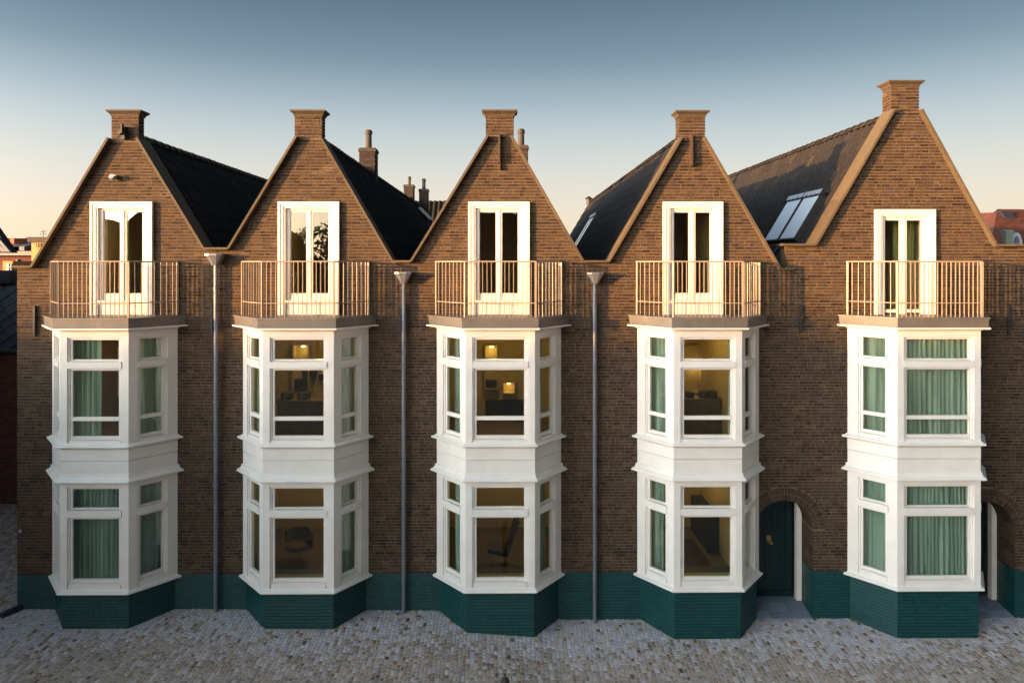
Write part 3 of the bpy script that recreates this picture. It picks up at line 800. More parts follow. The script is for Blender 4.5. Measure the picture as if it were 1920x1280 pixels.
    for z0, z1 in ((.45, 2.72), (3.0, 5.36), (5.6, 7.72 if k < 4 else 8.0)):
        ya = TH_W + .003; xa_, xb_ = (xa, xb) if z0 < 5 else (fx0 + .02, fx1 - .02)
        yb = RD if z0 < 5 else 3.0
        rm.box(xa_ - .04, xa_, ya, yb, z0, z1); rm.box(xb_, xb_ + .04, ya, yb, z0, z1); rm.box(xa_ - .04, xb_ + .04, yb, yb + .04, z0 - .04, z1 + .04)
        rm.box(xa_ - .04, xb_ + .04, ya, yb, z1, z1 + .04)
    part('room_shell', rm, 'plaster', h)
    q = MB()
    for z0 in (.45, 3.0): q.box(xa - .04, xb + .04, TH_W + .003, RD, z0 - .04, z0)
    q.box(fx0, fx1, TH_W + .003, 3.0, 5.56, 5.6)
    part('room_floor', q, 'floorwood', h)
    return h
for k in range(5): house(k)

# ------------------------------------------------------------ roofs
ANG = radians(59.0)
def tile_mesh(w=.25, l=.38, t=.018):
    b = MB(); prof = []
    for i in range(9):
        s_ = i / 8; x = -w / 2 + s_ * (w + .012)
        z = .085 * max(0.0, .5 + .5 * cos(2 * pi * (s_ - .3))) ** 1.2
        prof.append((x, z))
    vs = []
    for (x, z) in prof: vs.append((x, 0, z + t))
    for (x, z) in prof: vs.append((x, l, z))
    for (x, z) in prof: vs.append((x, 0, z - .004))
    n = len(prof)
    fs = [(i, i + 1, n + i + 1, n + i) for i in range(n - 1)] + [(2 * n + i, 2 * n + i + 1, i + 1, i) for i in range(n - 1)]
    b.add(vs, fs); return b
_tm = tile_mesh(); TILE = _tm.mesh('roof_tile', M['tile'])
_rt = MB()
for i in range(6):
    pass
def ridge_tile_mesh():
    b = MB(); n = 7; l = .36; vs = []
    for y, r, r2 in ((0, .135, .11), (l, .098, .095)):
        for i in range(n): a_ = pi * i / (n - 1); vs.append((r * cos(a_) * 1.05, y, r * sin(a_)))
    fs = [(i, i + 1, n + i + 1, n + i) for i in range(n - 1)] + [tuple(range(n))]
    b.add(vs, fs); return b
_rm = ridge_tile_mesh(); RIDGE = _rm.mesh('ridge_tile', M['tile'])
def roof(k):
    H = HS[k]; h = H['root']; xl, xr = H['X']
    rx, rz = pz(*H['ridge']); D = H['depth']; zv = 6.28; y0 = .31
    c, s_ = cos(ANG), sin(ANG); hl = (rz - zv) / tan(ANG)
    sh = MB(); SX = (max(rx - hl, xl + .0), min(rx + hl, xr - .0))
    for sd in (-1, 1): sh.xzprism([(rx, rz), (rx + sd * hl, zv), (rx + sd * (hl - .14), zv), (rx, rz - .23)], y0, D)
    sh.xzprism([(rx - hl, zv), (rx + hl, zv), (rx, rz)], D - .06, D)
    rf = part('roof', sh, 'dark', h)
    vis = 1 if k in (0, 1, 2) else -1
    items = []
    L_ = (rz - zv) / s_; rows = int(L_ / .32)
    skips = H.get('skip', [])
    for sd in (1, -1):
        U = Vector((-sd * c, 0, s_)); Nn = Vector((sd * s_, 0, c)); Xa = U.cross(Nn)
        rot = Matrix((Xa, U, Nn)).transposed().to_4x4()
        cols = int((D - y0 - .3) / .25)
        for i in range(rows):
            up = L_ - .06 - (i + 1) * .32
            for j in range(cols):
                y = y0 + .20 + j * .25
                if any(sd == q[0] and q[1] < y < q[2] and q[3] < up + .16 < q[4] for q in skips): continue
                if k == 3 and y > D - .3: continue
                p = Vector((rx + sd * hl, 0, zv)) + U * up + Nn * .012 + Vector((0, y, 0))
                items.append((sd == vis, p, rot, U))
    items.sort(key=lambda q: (not q[0], q[1].y - q[1].z * .3))
    rest = MB()
    for n_, (v_, p, rot, U) in enumerate(items):
        jit = Matrix.Rotation(R.uniform(-.012, .012), 4, 'Z') @ Matrix.Rotation(R.uniform(-.01, .01), 4, 'X')
        m_ = Matrix.Translation(p + Vector((0, 0, R.uniform(-.002, .004)))) @ rot @ jit
        t = max(.001, min(1, R.gauss(.45, .22)))
        if n_ < 300 and v_:
            o = link('roof_tile', TILE, rf); o.location = m_.to_translation(); o.rotation_euler = m_.to_euler(); o['tint'] = t
        else: rest.add([m_ @ Vector(q) for q in _tm.v], _tm.f, t)
    part('tile_field', rest, 'tile', rf, kind='stuff')
    y = y0 + .05
    while y < D - .3:
        o = link('ridge_tile', RIDGE, rf); o.location = (rx, y, rz + .005 + R.uniform(-.006, .006)); o['tint'] = R.uniform(.2, 1); y += .31
    # box gutter
    gt = MB(); gx = xr if k < 4 else xr
    gt.box(rx + hl - .05, xr + .25, y0, D, zv - .02, zv + .10) if k < 4 else gt.box(rx + hl - .05, rx + hl + 2.2, y0, D, zv + .0, zv + .2)
    part('valley_gutter', gt, 'lead', h)
    H['rz'], H['rx'], H['zv'], H['hl'] = rz, rx, zv, hl
    return rf
def slope_pt(k, sd, y, up, lift=0.0):
    H = HS[k]; c, s_ = cos(ANG), sin(ANG); U = Vector((-sd * c, 0, s_)); Nn = Vector((sd * s_, 0, c))
    return Vector((H['rx'] + sd * H['hl'], y, H['zv'])) + U * up + Nn * lift
# skylights: invert from the photograph onto the slope
def on_slope(k, sd, px, py):
    H = HS[k]; rx, rz = pz(*H['ridge']); zv = 6.28; hl = (rz - zv) / tan(ANG)
    u = (px - 960) / F; d = Vector((sin(TH) + u * cos(TH), cos(TH) - u * sin(TH), (HY - py) / F))
    c, s_ = cos(ANG), sin(ANG); U = Vector((-sd * c, 0, s_)); Nn = Vector((sd * s_, 0, c)); O = Vector((rx + sd * hl, 0, zv))
    C = Vector((0, CAMY, CAMZ)); t = (O - C).dot(Nn) / d.dot(Nn); p = C + d * t
    return p.y, (p - O).dot(U)
def skylight(k, sd, y0, y1, u0, u1):
    f = MB(); g_ = MB(); h = HS[k]['root']
    def bx(mb, a0, a1, b0, b1, l0, l1):
        q = [slope_pt(k, sd, a0, b0, l0), slope_pt(k, sd, a1, b0, l0), slope_pt(k, sd, a1, b1, l0), slope_pt(k, sd, a0, b1, l0)]
        w = [slope_pt(k, sd, a0, b0, l1), slope_pt(k, sd, a1, b0, l1), slope_pt(k, sd, a1, b1, l1), slope_pt(k, sd, a0, b1, l1)]
        mb.hexa(q, w)
    t = .035
    bx(f, y0, y0 + t, u0, u1, .0, .088); bx(f, y1 - t, y1, u0, u1, .0, .088); bx(f, y0 + t, y1 - t, u0, u0 + t, 0, .088); bx(f, y0 + t, y1 - t, u1 - t, u1, 0, .088)
    fo = part('skylight', f, 'iron', h)
    bx(g_, y0 + t, y1 - t, u0 + t, u1 - t, .06, .082); part('skylight_pane', g_, 'skyl', fo)
    b = MB(); bx(b, y0 - .01, y1 + .01, u1 + .005, u1 + .12, .03, .11); part('flashing', b, 'lead', fo)
SK = []
a0 = on_slope(4, -1, 1530, 372); a1 = on_slope(4, -1, 1508, 452); b0 = on_slope(4, -1, 1480, 380); b1 = on_slope(4, -1, 1440, 455)
y_r = (a0[0] + a1[0]) / 2; y_l = (b0[0] + b1[0]) / 2; ut, ub = (a0[1] + b0[1]) / 2, (a1[1] + b1[1]) / 2
print('skylights5', a0, a1, b0, b1)
c0_ = on_slope(3, -1, 1118, 408); c1_ = on_slope(3, -1, 1085, 460)
d0_ = on_slope(3, -1, 1100, 415); d1_ = on_slope(3, -1, 1097, 462)
print('skylights4', c0_, c1_, d0_, d1_)
HS[4]['skip'] = [(-1, y_r - .35, y_l + .2, ub - .1, ut + .1)]
y4a, y4b = d1_[0] , c1_[0]
HS[3]['skip'] = [(-1, 9.75, 11.5, .8, 2.15)]
for k in range(5): roof(k)
ym = (y_r + y_l) / 2
skylight(4, -1, y_r, ym - .04, ub, ut); skylight(4, -1, ym + .04, y_l, ub, ut)
yA = min(c0_[0], d1_[0]); 
s4 = on_slope(3, -1, 1112, 412); s5 = on_slope(3, -1, 1092, 452)
print('s4', s4, s5)
yc = (s4[0] + s5[0]) / 2
skylight(3, -1, 9.9, 10.6, .92, 2.08); skylight(3, -1, 10.66, 11.36, .92, 2.08)

# ------------------------------------------------------------ flues on the roofs
def stack(parent, px0, px1, pytop, pot, Y, zbase, base_py=None, nm='roof_chimney'):
    x0, zt = P(px0, pytop, Y); x1 = P(px1, pytop, Y)[0]; w_ = x1 - x0; m_ = MB()
    m_.box(x0, x1, Y, Y + w_ * 1.1, zbase, zt - .10)
    c = part(nm, m_, 'darkmortar', parent)
    q = MB()
    zz = zt - .10 - CH
    while zz > zbase + .0:
        rr = random.Random(int(zz * 1000))
        for (org, tn, ln) in (((x0 - .008, Y - .008), (1, 0), w_ + .016), ((x1 + .008, Y - .008), (0, 1), w_ * 1.1), ((x0 - .008, Y + w_ * 1.1), (0, -1), w_ * 1.1)):
            u = -rr.uniform(0, .1)
            while u < ln:
                l = rr.choice([.21, .1]); a_, b_ = max(0, u), min(ln, u + l - .01)
                if b_ - a_ > .02:
                    cx, cy = org[0] + tn[0] * (a_ + b_) / 2, org[1] + tn[1] * (a_ + b_) / 2; ang = atan2(tn[1], tn[0]); vs = []
                    for (x, y, z) in brick_v(b_ - a_, BH, .02): vs.append((cx + x * cos(ang) - y * sin(ang), cy + x * sin(ang) + y * cos(ang), zz + z + BH / 2))
                    q.add(vs, BF, rr.uniform(.01, 1))
                u += l
        zz -= CH
    part('brickwork', q, 'stackbrick', c, kind='stuff')
    q = MB(); q.box(x0 - .03, x1 + .03, Y - .03, Y + w_ * 1.1 + .03, zt - .10, zt - .04); q.box(x0 - .01, x1 + .01, Y - .01, Y + w_ * 1.1 + .01, zt - .04, zt); part('chimney_crown', q, 'darkmortar', c)
    a_, b_, tp = pot; xa, zp = P(a_, tp, Y); xb = P(b_, tp, Y)[0]; r = (xb - xa) / 2; xc = (xa + xb) / 2; yc_ = Y + w_ * .55
    q = MB(); q.cyl((xc, yc_, zt), (xc, yc_, zp - .12), r * .92, r * .86, 14); q.cyl((xc, yc_, zp - .12), (xc, yc_, zp - .03), r * 1.05, r * 1.05, 14); q.cyl((xc, yc_, zp - .03), (xc, yc_, zp), r, r * .7, 14)
    part('chimney_pot', q, 'terr', c, smooth=False)
    return c, x0, x1, zt
def flash(c, pts, Y, w_=.07):
    q = MB(); pp = [P(x, y, Y) for x, y in pts]
    for (xa, za), (xb, zb_) in zip(pp, pp[1:]): q.xzprism([(xa, za + .12), (xb, zb_ + .12), (xb + w_, zb_ + .15), (xa + w_, za + .15)], Y - .10, Y - .02)
    part('flashing', q, 'lead', c)
h2 = HS[1]['root']; h3 = HS[2]['root']
c, *_ = stack(h2, 674, 703, 277, (681.5, 695, 241), 5.9, 7.3); flash(c, [(677, 322), (712, 372)], 5.88)
c, *_ = stack(h2, 757.5, 775, 346, (763.5, 769.5, 330), 14.6, 7.4); flash(c, [(757, 376), (779, 408)], 14.56, .12)
c, *_ = stack(h2, 786, 802, 354, (790, 797.5, 334), 14.9, 6.6); flash(c, [(784, 396), (806, 418)], 14.86, .12)
stack(h3, 969, 989.5, 272, (970.5, 984, 240), 5.9, 7.4)
# little vent at the far end of the fourth roof's ridge
q = MB(); vx, vz = P(1104, 372, 16.2); q.cyl((vx, 16.2, vz - .25), (vx, 16.2, vz - .02), .10, n=10); q.cyl((vx, 16.2, vz - .02), (vx, 16.2, vz + .08), .17, .04, n=10)
part('roof_vent', q, 'iron', HS[3]['root'])

# ------------------------------------------------------------ downpipes, anchors, lamps
def downpipe(k, px, hy0, hy1, dark=False):
    x, z1 = P(px, hy0, -.12); z0 = P(px, hy1, -.12)[1]; x = P(px, hy0, -.09)[0]; h = HS[k]['root']
    gz = ground(x, -.1)
    q = MB(); q.cyl((x, -.10, gz + .0), (x, -.10, z0 + .04), .036, n=14); dp = part('downpipe', q, 'pipe', h, smooth=False)
    q = MB(); w1, w0 = .155, .065
    def loop(w, d0, d1, z): return [(x - w, -d1, z), (x - w * .45, -d1 - .03, z), (x + w * .45, -d1 - .03, z), (x + w, -d1, z), (x + w, -d0, z), (x - w, -d0, z)]
    lv = [(w0, .03, .14, z0), (w1 * .92, .02, .22, z1 - .03), (w1, .012, .235, z1 - .03), (w1, .012, .235, z1), (w1 - .02, .03, .215, z1), (w1 - .03, .04, .20, z1 - .06)]
    pr_ = None
    for w, d0, d1, z in lv:
        lp = loop(w, d0, d1, z)
        if pr_: q.add(pr_ + lp, [(i, (i + 1) % 6, 6 + (i + 1) % 6, 6 + i) for i in range(6)])
        else: q.add(lp, [tuple(range(6))])
        pr_ = lp
    q.add(pr_, [tuple(range(6))]); part('hopper_head', q, 'pipe', dp)
    for zz in (z0 - .45, 4.0, 2.45, 1.05):
        q = MB(); q.cyl((x, -.10, zz), (x, -.10, zz + .035), .043, n=14); q.box(x - .012, x + .012, -.06, .005, zz + .006, zz + .026); part('pipe_collar', q, 'pipe', dp)
downpipe(0, 405, 476, 497); downpipe(1, 757, 510, 531); downpipe(2, 1115, 511, 532)
# parapet bowl round the first hopper
def anchor(k, px, y0, y1, w=.04, d=.045, m='iron', nm='wall_anchor'):
    x, z1 = P(px, y0, -.03); z0 = P(px, y1, -.03)[1]; q = MB()
    q.hexa([(x - w / 2, -d, z0), (x + w / 2, -d, z0), (x + w / 2, -.003, z0), (x - w / 2, -.003, z0)], [(x - w / 2, -d, z1), (x + w / 2, -d, z1), (x + w / 2, -.003, z1), (x - w / 2, -.003, z1)])
    q.box(x - w * .8, x + w * .8, -d - .015, -d + .002, (z0 + z1) / 2 - .03, (z0 + z1) / 2 + .03)
    part(nm, q, m, HS[k]['root'])
anchor(0, 64, 573, 630); anchor(0, 396.5, 573, 628)
anchor(1, 750, 575, 626); anchor(1, 763, 577, 622) if False else anchor(2, 763.5, 577, 624)
anchor(2, 1109.5, 575, 625); anchor(3, 1121.5, 577, 624)
anchor(4, 1501.5, 571, 622); anchor(4, 1891.5, 570, 628)
def beam(k, px, y0, y1, w, d, taper):
    x, z1 = P(px, y0, -d); z0 = P(px, y1, -d)[1]; q = MB()
    q.box(x - w / 2, x + w / 2, -d, .02, z0 + taper, z1); q.box(x - w * .3 + .01, x + w * .3 + .012, -d * .55, .02, z0, z0 + taper)
    part('gable_beam', q, simple('brown_painted_wood', (.05, .03, .016), .6, .2, 20), HS[k]['root'])
beam(2, 936, 250, 317, .035, .11, .13); beam(3, 1297.5, 252, 312, .045, .10, .02)
q = MB(); x, z = P(229, 249, -.1)
q.box(x - .025, x + .045, -.10, .0, z - .12, z + .12); q.box(x - .07, x - .01, -.15, -.04, z - .04, z + .03); q.box(x + .0, x + .03, -.17, -.1, z - .02, z + .16); part('pulley_bracket', q, 'iron', HS[0]['root'])
q = MB(); x, z = P(213, 331, -.08)
q.cyl((x, .0, z), (x, -.05, z), .035, n=10); q.cyl((x - .02, -.05, z - .045), (x - .02, -.13, z + .0), .045, .05, n=12); part('security_lamp', q, 'steel', HS[0]['root'])
q = MB(); x, z = P(1303, 303, -.05); q.cyl((x, 0, z), (x, -.07, z - .03), .03, n=10); part('security_lamp', q, 'iron', HS[3]['root'])
# fittings low on the left corner
q = MB(); x, z = P(38, 995, -.02); q.box(x - .025, x + .025, -.03, .0, z - .025, z + .025); part('wall_plate', q, 'steel', HS[0]['root'])
q = MB(); x, _z = P(44, 1150, 0); gz = ground(-9.05, -.2)
q.hexa([(-9.22, -.30, gz - .02), (-9.12, -.33, gz - .02), (-8.93, 0.0, gz - .02), (-9.05, 0.02, gz - .02)], [(-9.20, -.28, gz + .07), (-9.13, -.30, gz + .07), (-8.96, 0.0, gz + .10), (-9.05, 0.0, gz + .10)])
part('guard_stone', q, 'slate', label='small dark stone block on the cobbles at the left corner of the terrace', cat='guard stone')
# flue pots in the recess between fourth and fifth houses
q = MB(); x, z = P(1466, 486, .6); q.cyl((x, .6, z - .3), (x, .6, z + .02), .10, n=12); q.cyl((x, .6, z + .02), (x, .6, z + .09), .15, .08, n=12); q.cyl((x - .12, .8, z + .1), (x + .1, .8, z + .32), .035, n=8)
part('flue_cowl', q, 'iron', label='dark metal flue cowl in the notch between fourth and fifth gables', cat='flue')
# zinc hopper seen above the right coping
x0, z0 = P(1888, 455, 1.2); q = MB(); w = .09
def lp(xc, w, d, y, z): return [(xc - w, y - d, z), (xc + w, y - d, z), (xc + w, y + d, z), (xc - w, y + d, z)]
q.hexa(lp(x0 + .02, .03, .03, 1.2, z0 - .3), lp(x0, .085, .08, 1.2, z0 + .22)); q.hexa(lp(x0, .10, .09, 1.2, z0 + .22), lp(x0 - .01, .075, .07, 1.2, z0 + .26))
part('vent_hood', q, simple('green_copper', (.16, .19, .15), .7), label='tapered grey green vent hood behind the parapet at far right', cat='vent')
q = MB(); xa, za = P(1901, 455, 1.6)
for i in range(9):
    a0_, a1_ = pi * i / 9, pi * (i + 1) / 9
    pts = [(xa + .14 * cos(t) * .8, za - .05 + .26 * sin(t)) for t in (a0_, a1_)] + [(xa + .085 * cos(t) * .8, za - .05 + .19 * sin(t)) for t in (a1_, a0_)]
    q.xzprism(pts, 1.5, 1.7)
part('arched_vent', q, 'lead', label='small arched grey vent opening beside the vent hood at far right', cat='vent')
# bollard
bx_, _ = P(947, 1268, -3.72); gz = ground(bx_, -3.72); q = MB()
zt = P(947, 1269, -3.72)[1]
prv = None
for r, z in ((.075, gz - .02), (.07, gz + .1), (.055, gz + .14), (.05, zt - .16), (.062, zt - .14), (.062, zt - .06), (.050, zt - .02), (.02, zt)):
    if prv: q.cyl((bx_, -3.72, prv[1]), (bx_, -3.72, z), prv[0], r, 16, caps=False)
    prv = (r, z)
q.add([(bx_ + .02 * cos(2 * pi * i / 16), -3.72 + .02 * sin(2 * pi * i / 16), zt) for i in range(16)], [tuple(range(16))])
part('bollard', q, 'iron', label='black iron bollard whose top shows at the bottom edge of the photo', cat='bollard')

# ------------------------------------------------------------ curtains
def curtain(k, i, a_, b_, z0, z1, label, m='curtain', o=-.20, amp=.022):
    s_ = HS[k]['SG'][i]; u0, u1 = HS[k]['op'][i]; L_ = u1 - u0
    ua, ub = u0 + L_ * a_, u0 + L_ * b_; q = MB(); n = max(12, int((ub - ua) / .011)); ph = R.uniform(0, 6); fq = R.uniform(55, 85)
    vs = []; A, t, nn, l = s_; zr = [z1, (z0 + z1) / 2, z0]
    for zi, z in enumerate(zr):
        for j in range(n + 1):
            u = lerp(ua, ub, j / n)
            w = amp * (1 + .3 * zi) * (.75 + .4 * sin(u * 9 + ph * 3)) * (sin(u * fq + ph + 1.3 * sin(u * 13 + ph) + .25 * zi * sin(u * 7)) + .35 * sin(u * 170 + zi * .5))
            uu = u + .006 * sin(u * 31 + zi * 1.7)
            vs.append((A[0] + t[0] * uu + nn[0] * (o + w), A[1] + t[1] * uu + nn[1] * (o + w), z))
    fs = [(r_ * (n + 1) + j, r_ * (n + 1) + j + 1, (r_ + 1) * (n + 1) + j + 1, (r_ + 1) * (n + 1) + j) for r_ in range(2) for j in range(n)]
    q.add(vs, fs); part('curtain', q, m, smooth=True, label=label, cat='curtain', group='curtains in the bay windows')
HN = ['leftmost bay', 'second bay from the left', 'middle bay', 'bay left of the porch', 'rightmost bay']
SN = ['left side', 'front', 'right side']; UPZ = (3.37, 5.29); LOZ = (.80, 2.71)
CUR = {(0, 1): [(0, 0, 1), (1, -.02, .52), (2, .30, 1.02)], (0, 0): [(0, 0, 1), (1, 0, 1), (2, 0, 1)],
       (1, 1): [(0, 0, 1), (2, 0, 1)], (1, 0): [(0, 0, 1), (2, 0, 1)],
       (2, 1): [(0, .25, 1), (2, 0, .75)], (2, 0): [(0, .2, 1), (2, 0, .85)],
       (3, 1): [(0, 0, .8), (1, .93, 1.06), (2, 0, 1)], (3, 0): [(0, 0, .55), (2, 0, 1)],
       (4, 1): [(0, 0, 1), (1, 0, 1)], (4, 0): [(0, 0, 1), (1, 0, 1)]}
for (k, up), lst in CUR.items():
    for (i, a_, b_) in lst:
        z = UPZ if up else LOZ
        curtain(k, i, a_, b_, z[0], z[1], 'green curtain, %s window, %s storey of %s' % (SN[i], 'upper' if up else 'lower', HN[k]))
# attic curtain of the right house, and pale ones elsewhere
def attic_curtain(k, f0, f1, label, m='curtain2'):
    H = HS[k]; x0 = pz(H['win'][0], 400)[0] + .2; x1 = pz(H['win'][1], 400)[0] - .2; q = MB(); n = 60; vs = []
    for z in (ZT, 5.64):
        for j in range(n + 1):
            x = lerp(lerp(x0, x1, f0), lerp(x0, x1, f1), j / n); vs.append((x, .42 + .03 * sin(x * 70) + .01 * sin(x * 173), z))
    q.add(vs, [(j, j + 1, n + 2 + j, n + 1 + j) for j in range(n)]); part('curtain', q, m, smooth=True, label=label, cat='curtain')
ZT = 7.6
attic_curtain(4, .52, 1.06, 'yellow green curtain behind the right leaf of the rightmost balcony door')
attic_curtain(3, .0, .16, 'narrow pale curtain at left of the fourth balcony door', 'curtain')

# ------------------------------------------------------------ furniture and lamps in the rooms
RD = 3.4
def tbox(nm, boxes, m, label, cat):
    q = MB()
    for b_ in boxes: q.box(*b_)
    return part(nm, q, m, label=label, cat=cat)
def lamp(x, y, z, e_, label, size=.05, light=True, up=False):
    q = MB(); q.cyl((x, y, z), (x, y, z + .03), size, size * .9, 12)
    o = part('spotlight', q, 'lamp', label=label, cat='lamp')
    if light:
        l = bpy.data.lights.new('spot', 'POINT'); l.energy = e_ * (.3 if e_ > 4 else .14); l.color = (1, .66, .22); l.shadow_soft_size = .05
        lo = bpy.data.objects.new('bulb', l); COL.objects.link(lo); lo.parent = o; lo.location = (x, y - .02, z - .08)
# geometry on the back wall, positions read through the windows
def BW(px, py, Y=RD): return P(px, py, Y)
ls = []
# house 1 upper
def alcove(k, px0, px1, py0, py1, depth, label, Y=RD):
    x0, z1 = BW(px0, py0, Y); x1, z0 = BW(px1, py1, Y); t = .03; q = MB()
    q.box(x0 - t, x0, Y - depth, Y, z0 - t, z1 + t); q.box(x1, x1 + t, Y - depth, Y, z0 - t, z1 + t)
    q.box(x0, x1, Y - depth, Y, z1, z1 + t); q.box(x0, x1, Y - depth, Y, z0 - t, z0)
    part('alcove_shelf', q, 'plaster', label=label, cat='shelf'); return x0, x1, z0, z1
x0, x1, z0, z1 = alcove(0, 203, 232, 650, 738, .28, 'lit wall shelf glowing behind the upper front window of the leftmost bay')
lamp((x0 + x1) / 2, RD - .14, z1 - .05, 3.1, 'small warm lamp in the wall shelf of the leftmost bay')
xa, za = BW(181, 752); xb, zb = BW(222, 800)
tbox('fireplace', [(xa, xb, RD - .35, RD, 3.0, za)], 'dark', 'dark fireplace front in the upper room of the leftmost bay', 'fireplace')
# house 2 upper
x0, x1, z0, z1 = alcove(1, 557, 583, 645, 737, .28, 'lit wall shelf in the upper room of the second bay')
lamp((x0 + x1) / 2 + .03, RD - .16, z1 - .05, 2.7, 'small warm downlight in the wall shelf of the second bay')
zm = BW(570, 725)[1]; zm2 = BW(570, 700)[1]
q = MB(); q.box(x0 + .002, x1 - .002, RD - .26, RD - .02, zm, zm + .2)
for j in range(10): a_ = R.uniform(x0 + .03, x1 + .5); hh = R.uniform(.06, .2); q.cyl((a_, RD - .2, zm + .2), (a_, RD - .2, zm + .2 + hh), R.uniform(.03, .06), R.uniform(.04, .09), 10); q.cyl((a_, RD - .2, zm + .2 + hh), (a_ + .02, RD - .2, zm + .2 + hh * 1.6), .09, .03, 7)
part('pot_collection', q, 'dark', label='dark pots and books on the shelf of the second bay upper room', cat='ornaments')
def sideboard(px0, px1, pytop, Y, m, label, floor=3.0):
    x0, zt = P(px0, pytop, Y); x1 = P(px1, pytop, Y)[0]; q = MB(); q.box(x0, x1, Y, Y + .45, floor, zt - .04)
    s_ = part('sideboard', q, m, label=label, cat='sideboard')
    q = MB(); q.box(x0 - .03, x1 + .03, Y - .03, Y + .46, zt - .038, zt); part('top', q, m, s_)
    n = 3; w = (x1 - x0) / n
    for j in range(n): q = MB(); q.box(x0 + w * j + .01, x0 + w * (j + 1) - .01, Y - .014, Y - .002, floor + .08, zt - .06); part('cupboard_door', q, m, s_)
    return zt
sideboard(519, 606, 751, 1.7, 'midwood', 'wooden sideboard carrying two dark radios in the second bay upper room')
def radio(px0, px1, py0, py1, Y, label, dials):
    x0, z1 = P(px0, py0, Y); x1, z0 = P(px1, py1, Y); q = MB(); q.box(x0, x1, Y, Y + .2, z0, z1); o = part('radio', q, 'dark', label=label, cat='radio')
    for dx in dials:
        q = MB(); xc = lerp(x0, x1, dx); zc = (z0 + z1) / 2; r = (z1 - z0) * .36; pr_ = None
        for j in range(14):
            t0, t1 = 2 * pi * j / 18, 2 * pi * (j + 1) / 18
            q.xzprism([(xc + r * cos(t0), zc + r * sin(t0)), (xc + r * cos(t1), zc + r * sin(t1)), (xc + r * .72 * cos(t1), zc + r * .72 * sin(t1)), (xc + r * .72 * cos(t0), zc + r * .72 * sin(t0))], Y - .008, Y + .0)
        q.cyl((xc, Y - .01, zc), (xc, Y, zc), r * .3, n=8); part('dial', q, 'print', o)
    q = MB(); e_ = .006
    q.box(x0, x1, Y - .004, Y - .001, z1 - e_, z1); q.box(x0, x1, Y - .004, Y - .001, z0, z0 + e_); q.box(x0, x0 + e_, Y - .004, Y - .001, z0 + e_, z1 - e_); q.box(x1 - e_, x1, Y - .004, Y - .001, z0 + e_, z1 - e_); part('trim', q, 'print', o)
radio(526, 545, 737, 750, 1.75, 'small dark radio with round dial at left on the second bay sideboard', [.55])
radio(558, 577, 737, 750, 1.75, 'small dark radio with framed dial at right on the second bay sideboard', [.5])
# house 3 upper
x0, x1, z0, z1 = alcove(2, 911, 932, 646, 724, .28, 'tall lit alcove behind the upper front window of the middle bay')
lamp((x0 + x1) / 2, RD - .13, z1 - .05, 3.1, 'warm downlight in the tall alcove of the middle bay')
za, zb = BW(920, 711)[1], BW(920, 723)[1]
tbox('shelf_box', [(x0 + .002, x1 - .002, RD - .27, RD - .01, zb, za)], 'dark', 'dark box shelf inside the tall alcove of the middle bay', 'shelf')
x0, x1, z0, z1 = alcove(2, 944, 964, 715, 733, .24, 'low square lit alcove right of the tall one in the middle bay')
lamp((x0 + x1) / 2, RD - .12, z1 - .04, 1.8, 'warm downlight in the low square alcove of the middle bay', .04)
xa, za = BW(911, 749); xb = BW(985, 749)[0]
tbox('fireplace', [(xa, xb, RD - .25, RD - .0, 3.0, za)], 'dark', 'wide dark stone hearth in the middle bay upper room', 'fireplace')
# house 4 upper
x0, x1, z0, z1 = alcove(3, 1262, 1309, 640, 732, .28, 'wide lit wall shelf in the upper room left of the porch')
lamp(x1 - .12, RD - .14, z0 + (z1 - z0) * .52, 2.2, 'warm downlight in the wide wall shelf of the bay left of the porch')
sideboard(1284, 1352, 748, 1.6, 'midwood', 'wooden sideboard with three dark radios in the bay left of the porch')
radio(1289, 1301, 735, 746, 1.65, 'small dark radio leftmost of three in the bay left of the porch', [.5])
radio(1314, 1330, 734, 746, 1.65, 'small dark radio in the middle of three in the bay left of the porch', [.35])
radio(1333, 1345, 734, 746, 1.65, 'small dark radio rightmost of three in the bay left of the porch', [.5])
# lamps of the lower rooms, high up behind the window head
for k, e_ in ((1, 24), (2, 20), (3, 26)):
    xx = (BAYS[k][0][0] + BAYS[k][3][0]) / 2
    lamp(xx + .2, 2.2, 2.66, e_, 'round ceiling lamp in the ground floor room of the ' + HN[k], .09)
for k, e_ in ((0, 36), (1, 34), (2, 36), (3, 34), (4, 60)):
    xx = (BAYS[k][0][0] + BAYS[k][3][0]) / 2
    lamp(xx - .1, 1.6, 5.30, e_, 'round ceiling lamp in the upper room of the ' + HN[k], .07)
# lounge chair, ground floor of the middle bay
lx, lz = P(935, 1045, 1.2); q = MB()
ch = thing('lounge_chair', (lx, 1.2, .45), 'dark reclining lounge chair in the ground floor of the middle bay', 'chair')
q.hexa([(lx - .22, .95, .80), (lx + .12, .95, .72), (lx + .12, 1.45, .72), (lx - .22, 1.45, .80)], [(lx - .22, .95, .88), (lx + .12, .95, .80), (lx + .12, 1.45, .80), (lx - .22, 1.45, .88)]); part('seat', q, 'dark', ch)
q = MB(); q.hexa([(lx + .12, .95, .72), (lx + .20, .95, .74), (lx + .20, 1.45, .74), (lx + .12, 1.45, .72)], [(lx + .34, .95, 1.45), (lx + .42, .95, 1.42), (lx + .42, 1.45, 1.42), (lx + .34, 1.45, 1.45)]); part('backrest', q, 'dark', ch)
for sx, sy in ((-.15, .98), (.15, .98), (-.15, 1.42), (.15, 1.42)):
    q = MB(); q.cyl((lx + sx, sy, .45), (lx + sx * .9, sy, .76), .012, n=8); part('leg', q, 'steel', ch)
rx_, _ = P(548, 1050, 1.3); ch = thing('bucket_chair', (rx_ + .1, 1.4, .45), 'round brown bucket chair in the ground floor of the second bay', 'chair')
